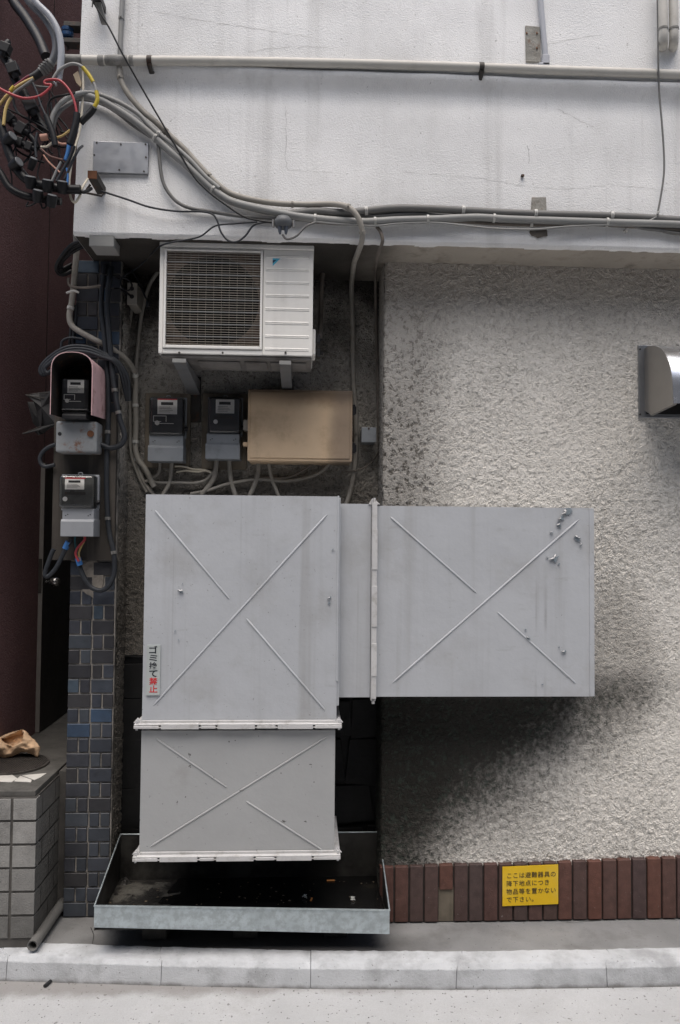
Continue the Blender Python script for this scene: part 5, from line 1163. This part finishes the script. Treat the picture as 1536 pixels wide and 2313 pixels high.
hc('wire', [(76, 180), (56, 194), (36, 208), (25, 220)], 8, M_cgrey, 'grey wire fanning out of the taped grip', YG-.04, 'wire')
hc('wire', [(26, 219), (18, 232), (12, 250), (8, 282)], 7, M_tan, 'lower tan wire hanging into the black connectors', YG-.04, 'wire')
hc('tape', [(32, 196), (24, 206)], 10, M_yel, 'yellow tape band on the upper tan wire', YG-.02, 'tape')
hc('wire', [(-10, 190), (0, 200), (26, 213), (55, 222), (86, 218), (105, 206), (116, 192), (103, 190), (101, 184), (111, 180), (135, 182), (156, 203), (168, 229), (174, 258)], 5.5, M_redc, 'red wire sweeping in a loop past the shiny grey cable', YG-.05, 'wire')
hc('wire', [(120, 178), (132, 160), (150, 148), (167, 144), (186, 151), (200, 168), (212, 188), (217, 204), (220, 226), (212, 244)], 7, M_cpale, 'pale wire arching high over the corner cluster', YG-.04, 'wire')
hc('tape', [(187, 152), (200, 168), (211, 186)], 9, M_yel, 'upper yellow tape on the arching pale wire', YG-.04, 'tape')
hc('tape', [(218, 206), (220, 226), (213, 242)], 9, M_yel, 'lower yellow tape on the arching pale wire', YG-.04, 'tape')
hc('sleeve', [(212, 243), (205, 254), (193, 266), (182, 277)], 15, M_blackc, 'black sleeve at the end of the arching pale wire', YG-.03, 'sleeve')
hc('sleeve', [(174, 256), (171, 280), (164, 305), (157, 326)], 15, M_blackc, 'black sleeve at the lower end of the red wire', YG-.05, 'sleeve')
hc('wire', [(74, 187), (84, 210), (92, 236), (104, 262)], 5, M_cdark, 'dark wire slanting down to a black sleeve', YG-.05, 'wire')
hc('sleeve', [(104, 262), (113, 285), (121, 308), (125, 330)], 14, M_blackc, 'black sleeve on the slanting dark wire', YG-.05, 'sleeve')
hc('wire', [(74, 192), (90, 196), (116, 198)], 5, M_cgrey, 'short grey wire across the middle of the cluster', YG, 'wire')
c = at(124, 188, YG-.04); bb = MB(); bb.tube([(c.x-.01, c.y, c.z+.012), (c.x, c.y, c.z), (c.x+.004, c.y, c.z-.012)], [.008, .01, .006], 10); tag(bb.build('bolt', M_knob), 'shiny bolt in the lug of the shiny grey cable', 'bolt')
hc('cable', [(4, 112), (10, 130), (24, 150), (34, 178), (50, 205), (62, 226), (75, 250), (86, 272), (104, 296)], 22, M_blackc, 'thick black cable slanting through the connector cluster', YG+.04)
def conn(px, py, w, h, rot, lb, Y=YG, grp='black connectors in the corner cluster'):
    c = at(px, py, Y); hw, hh = pw(w, Y)/2, pw(h, Y)/2; a = R(rot); ca, sa = math.cos(a), math.sin(a)
    def q(u, v, y): return (c.x+u*ca-v*sa, c.y+y, c.z+u*sa+v*ca)
    bb = MB(); bb.prism([q(-hw, -hh, -hw*.8), q(hw, -hh, -hw*.8), q(hw, hh, -hw*.8), q(-hw, hh, -hw*.8)], (0, hw*1.6, 0))
    bb.tube([q(0, hh*.9, 0), q(0, hh*1.5, 0), q(0, hh*1.9, 0)], [hw*.7, hw*.6, hw*.4], 10); bb.tube([q(0, -hh*.9, 0), q(0, -hh*1.5, 0), q(0, -hh*1.9, 0)], [hw*.7, hw*.6, hw*.4], 10)
    return tag(bb.build('cable_connector', M_blackc, bevel=.004), lb, 'connector', grp)
conn(12, 110, 24, 22, -20, 'topmost black taped connector at the left frame edge'); conn(30, 157, 26, 24, 20, 'black connector on the thick slanting cable just left of the ribbed grip')
conn(70, 240, 28, 26, 25, 'large black connector in the middle of the corner cluster', YG-.01); conn(22, 268, 24, 20, 50, 'black connector beside the lower tan wire')
conn(48, 292, 26, 22, 60, 'black connector between the tan wire and the slanting sleeve'); conn(44, 322, 20, 16, 75, 'small black connector below the pink cap, left of it'); conn(66, 332, 20, 16, 70, 'small black connector right beside the pink cap, below')
hc('cable', [(-10, 262), (2, 285), (12, 320), (24, 356), (40, 386), (66, 410), (104, 420), (146, 427), (182, 428)], 20, M_blackc, 'black cable arc carrying the capped tees, upper one', YG-.02)
hc('cable', [(-12, 372), (4, 396), (22, 424), (50, 440), (90, 449), (138, 455)], 17, M_blackc, 'black cable arc at the bottom of the cluster, lower one', YG)
hc('cable', [(16, 262), (34, 284), (56, 298), (76, 316), (84, 336)], 14, M_blackc, 'black cable linking the middle connectors', YG+.01)
hc('cable', [(104, 294), (92, 278), (66, 270), (40, 254), (30, 226), (28, 205)], 6, M_cdark, 'thin dark cable curling behind the middle connectors', YG+.02)
for px, py, rot, r_, lb in ((28, 308, 25, 13, 'black end cap pointing right below the tan wire'), (42, 366, 20, 13, 'black end cap pointing right on the upper cable arc'), (69, 401, 80, 13, 'grey-topped cap first of three along the upper arc'), (108, 409, 80, 13, 'grey-topped cap middle of three along the upper arc'), (141, 412, 80, 12, 'grey-topped cap nearest the wall along the upper arc'), (86, 432, 75, 12, 'black cap on the lower arc left of the other'), (118, 443, 75, 12, 'black cap on the lower arc nearest the wall'), (76, 360, 60, 9, 'small black cap hanging inside the cluster')):
    c = at(px, py, YG-.05); a = R(rot); d = Vector((math.cos(a), -.5, math.sin(a))).normalized(); q = pw(r_, YG)*.95
    t_ = thing('end_cap', lb, 'end cap', c-d*.03, 'end caps in the corner cluster'); MB().tube([c-d*.05, c-d*.02, c+d*.004], [q*.75, q, q], 18).build('cap_body', M_blackc, t_); MB().tube([c+d*.003, c+d*.007], [q*.92, q*.8], 18).build('cap_face', mat('cap_grey', (.11, .115, .12), .5), t_)
hc('wire', [(187, 160, -.3), (188, 203, -.31), (185, 247, -.32), (180, 294, -.34), (168, 339, -.38), (160, 378), (156, 417), (160, 446), (169, 457), (180, 443), (187, 422), (198, 404, -.38)], 5.5, M_cream, 'cream wire hanging down the corner and hooking to the rusty bracket', YG, 'wire')
for s, m_, w, lb in (([(156, 326), (153, 345), (148, 362)], M_blue, 9, 'blue wire end below the red wire sleeve'), ([(151, 380), (153, 400), (151, 424)], M_blue, 5, 'thin blue wire dropping to the upper arc'), ([(128, 311), (142, 306), (158, 294)], M_tan, 5, 'small tan wire crossing the dark sleeve'), ([(128, 320), (138, 325), (152, 325)], M_peach, 5, 'small peach wire below the tan one'), ([(92, 332), (106, 331), (118, 322)], M_cream, 5, 'small cream wire left of the dark sleeve'), ([(92, 335), (112, 352), (142, 361)], mat('brown_wire', (.2, .11, .09), .5), 4, 'brown wire crossing to the blue wire end'), ([(98, 350), (112, 368), (138, 392)], M_peach, 4, 'peach wire slanting inside the cluster'), ([(138, 366), (128, 385), (118, 408)], M_cpale, 6, 'pale wire running to the middle cap'), ([(168, 330), (160, 352), (142, 384), (128, 410)], M_cdark, 7, 'dark braided wire running down to the middle cap'), ([(186, 330, -.3), (176, 340), (160, 372), (146, 405)], M_cdark, 6, 'dark wire running beside the braided one'), ([(84, 300), (80, 330), (82, 356)], M_cdark, 6, 'dark thin wire to the small hanging cap'), ([(180, 430), (190, 434), (206, 426, -.36)], M_blackc, 8, 'black tail from the upper arc to the rusty bracket'), ([(64, 456), (60, 466), (74, 462), (84, 456)], M_blackc, 4, 'tiny black wire loop under the lower arc, left'), ([(92, 458), (96, 470), (104, 466), (102, 456)], M_blackc, 4, 'tiny black wire loop under the lower arc, right'), ([(110, 270), (108, 240), (118, 222), (150, 214), (178, 208, -.32)], M_blackc, 5, 'black wire curving to the wall behind the arch')):
    hc('wire', s, w, m_, lb, YG-.01, 'wire')
random.seed(17)
for k in range(16):
    a_ = (random.uniform(5, 120), random.uniform(190, 300)); b_ = (random.uniform(20, 165), random.uniform(290, 430)); m_ = ((a_[0]+b_[0])/2+random.uniform(-38, 38), (a_[1]+b_[1])/2+random.uniform(-10, 40))
    cable('wire', [a_, (a_[0]*.6+m_[0]*.4+random.uniform(-8, 8), a_[1]*.6+m_[1]*.4), m_, (b_[0]*.6+m_[0]*.4, b_[1]*.6+m_[1]*.4+random.uniform(0, 14)), b_], YG+random.uniform(0, .07), random.uniform(3, 5), random.choice((M_blackc, M_cdark, M_blackc)), 'thin dark wire tangled among the black connectors at the corner', 'wire', 'thin dark wires in the corner tangle')
hc('cap', [(92, 311), (108, 309)], 15, M_peach, 'faded pink cap in the middle of the cluster', YG, 'cap')
bb = MB(); bb.prism([tuple(at(x, y, -.31)) for x, y in reversed([(165, 168), (176, 160), (184, 186), (182, 196), (172, 186)])], (0, .02, 0)); tag(bb.build('wood_scrap', mat('pale_wood', (.45, .36, .25), .7)), 'pale wood scrap wedged at the wall corner', 'wood scrap')

# ------------------------------------------------------------------ street litter
p = atz(108, 2226, ZS); bb = MB(); bb.tube([(p.x-.008, p.y-.02, ZS+.009), (p.x+.006, p.y+.02, ZS+.009)], .008, 10); tag(bb.build('litter', M_black), 'small dark tube lying on the street below the kerb', 'litter')
p = atz(1148, 2228, ZS); bb = MB(); bb.add([p+Vector((-.012, .0, .03)), p+Vector((.014, .0, .012)), p+Vector((0, -.01, .0))], [(0, 1, 2)]); o = bb.build('litter', M_wpap); tag(o, 'tiny white plastic shard leaning on the kerb below the sign', 'litter')

# grit swept into the gutter and over the lane
random.seed(21); bb = MB()
for k in range(150):
    if k < 70: px = random.uniform(-30, 1570); p = atz(px, lerp_tab(ke, px)+46+abs(random.gauss(0, 7)), ZS)
    else: p = atz(random.uniform(-30, 1570), random.uniform(2240, 2330), ZS)
    r_ = random.uniform(.0012, .0042); n_ = 6
    ring = [(p.x+math.cos(a)*r_*random.uniform(.6, 1.3), p.y+math.sin(a)*r_*random.uniform(.6, 1.3), ZS+.0006) for a in [2*math.pi*q/n_ for q in range(n_)]]
    bb.add(ring+[(p.x, p.y, ZS+r_*.8)], [(q, (q+1) % n_, n_) for q in range(n_)])
tag(bb.build('grit', mat('dark_grit', (.13, .125, .115), .9, 0, .5, 60)), 'scattered dark grit on the pale street below the kerb', 'grit', kind='stuff')
random.seed(31); bb = MB()
for k in range(60):
    p = atz(random.uniform(240, 870), random.uniform(1985, 2045), zg+.002)
    if not (YT0+.02 < p.y < YT1-.03): continue
    r_ = random.uniform(.002, .007); n_ = 5; a0 = random.uniform(0, 6)
    ring = [(p.x+math.cos(a0+a)*r_*random.uniform(.5, 1.6), p.y+math.sin(a0+a)*r_*random.uniform(.5, 1.3), zg+.002+random.uniform(0, .003)) for a in [2*math.pi*q/n_ for q in range(n_)]]
    bb.add(ring+[(p.x, p.y, zg+.003+r_*.5)], [(q, (q+1) % n_, n_) for q in range(n_)])
tag(bb.build('debris', mat('tray_debris', (.13, .10, .07), .8, 0, .6, 60)), 'tiny leaf and dirt bits scattered in the tray', 'debris', kind='stuff')
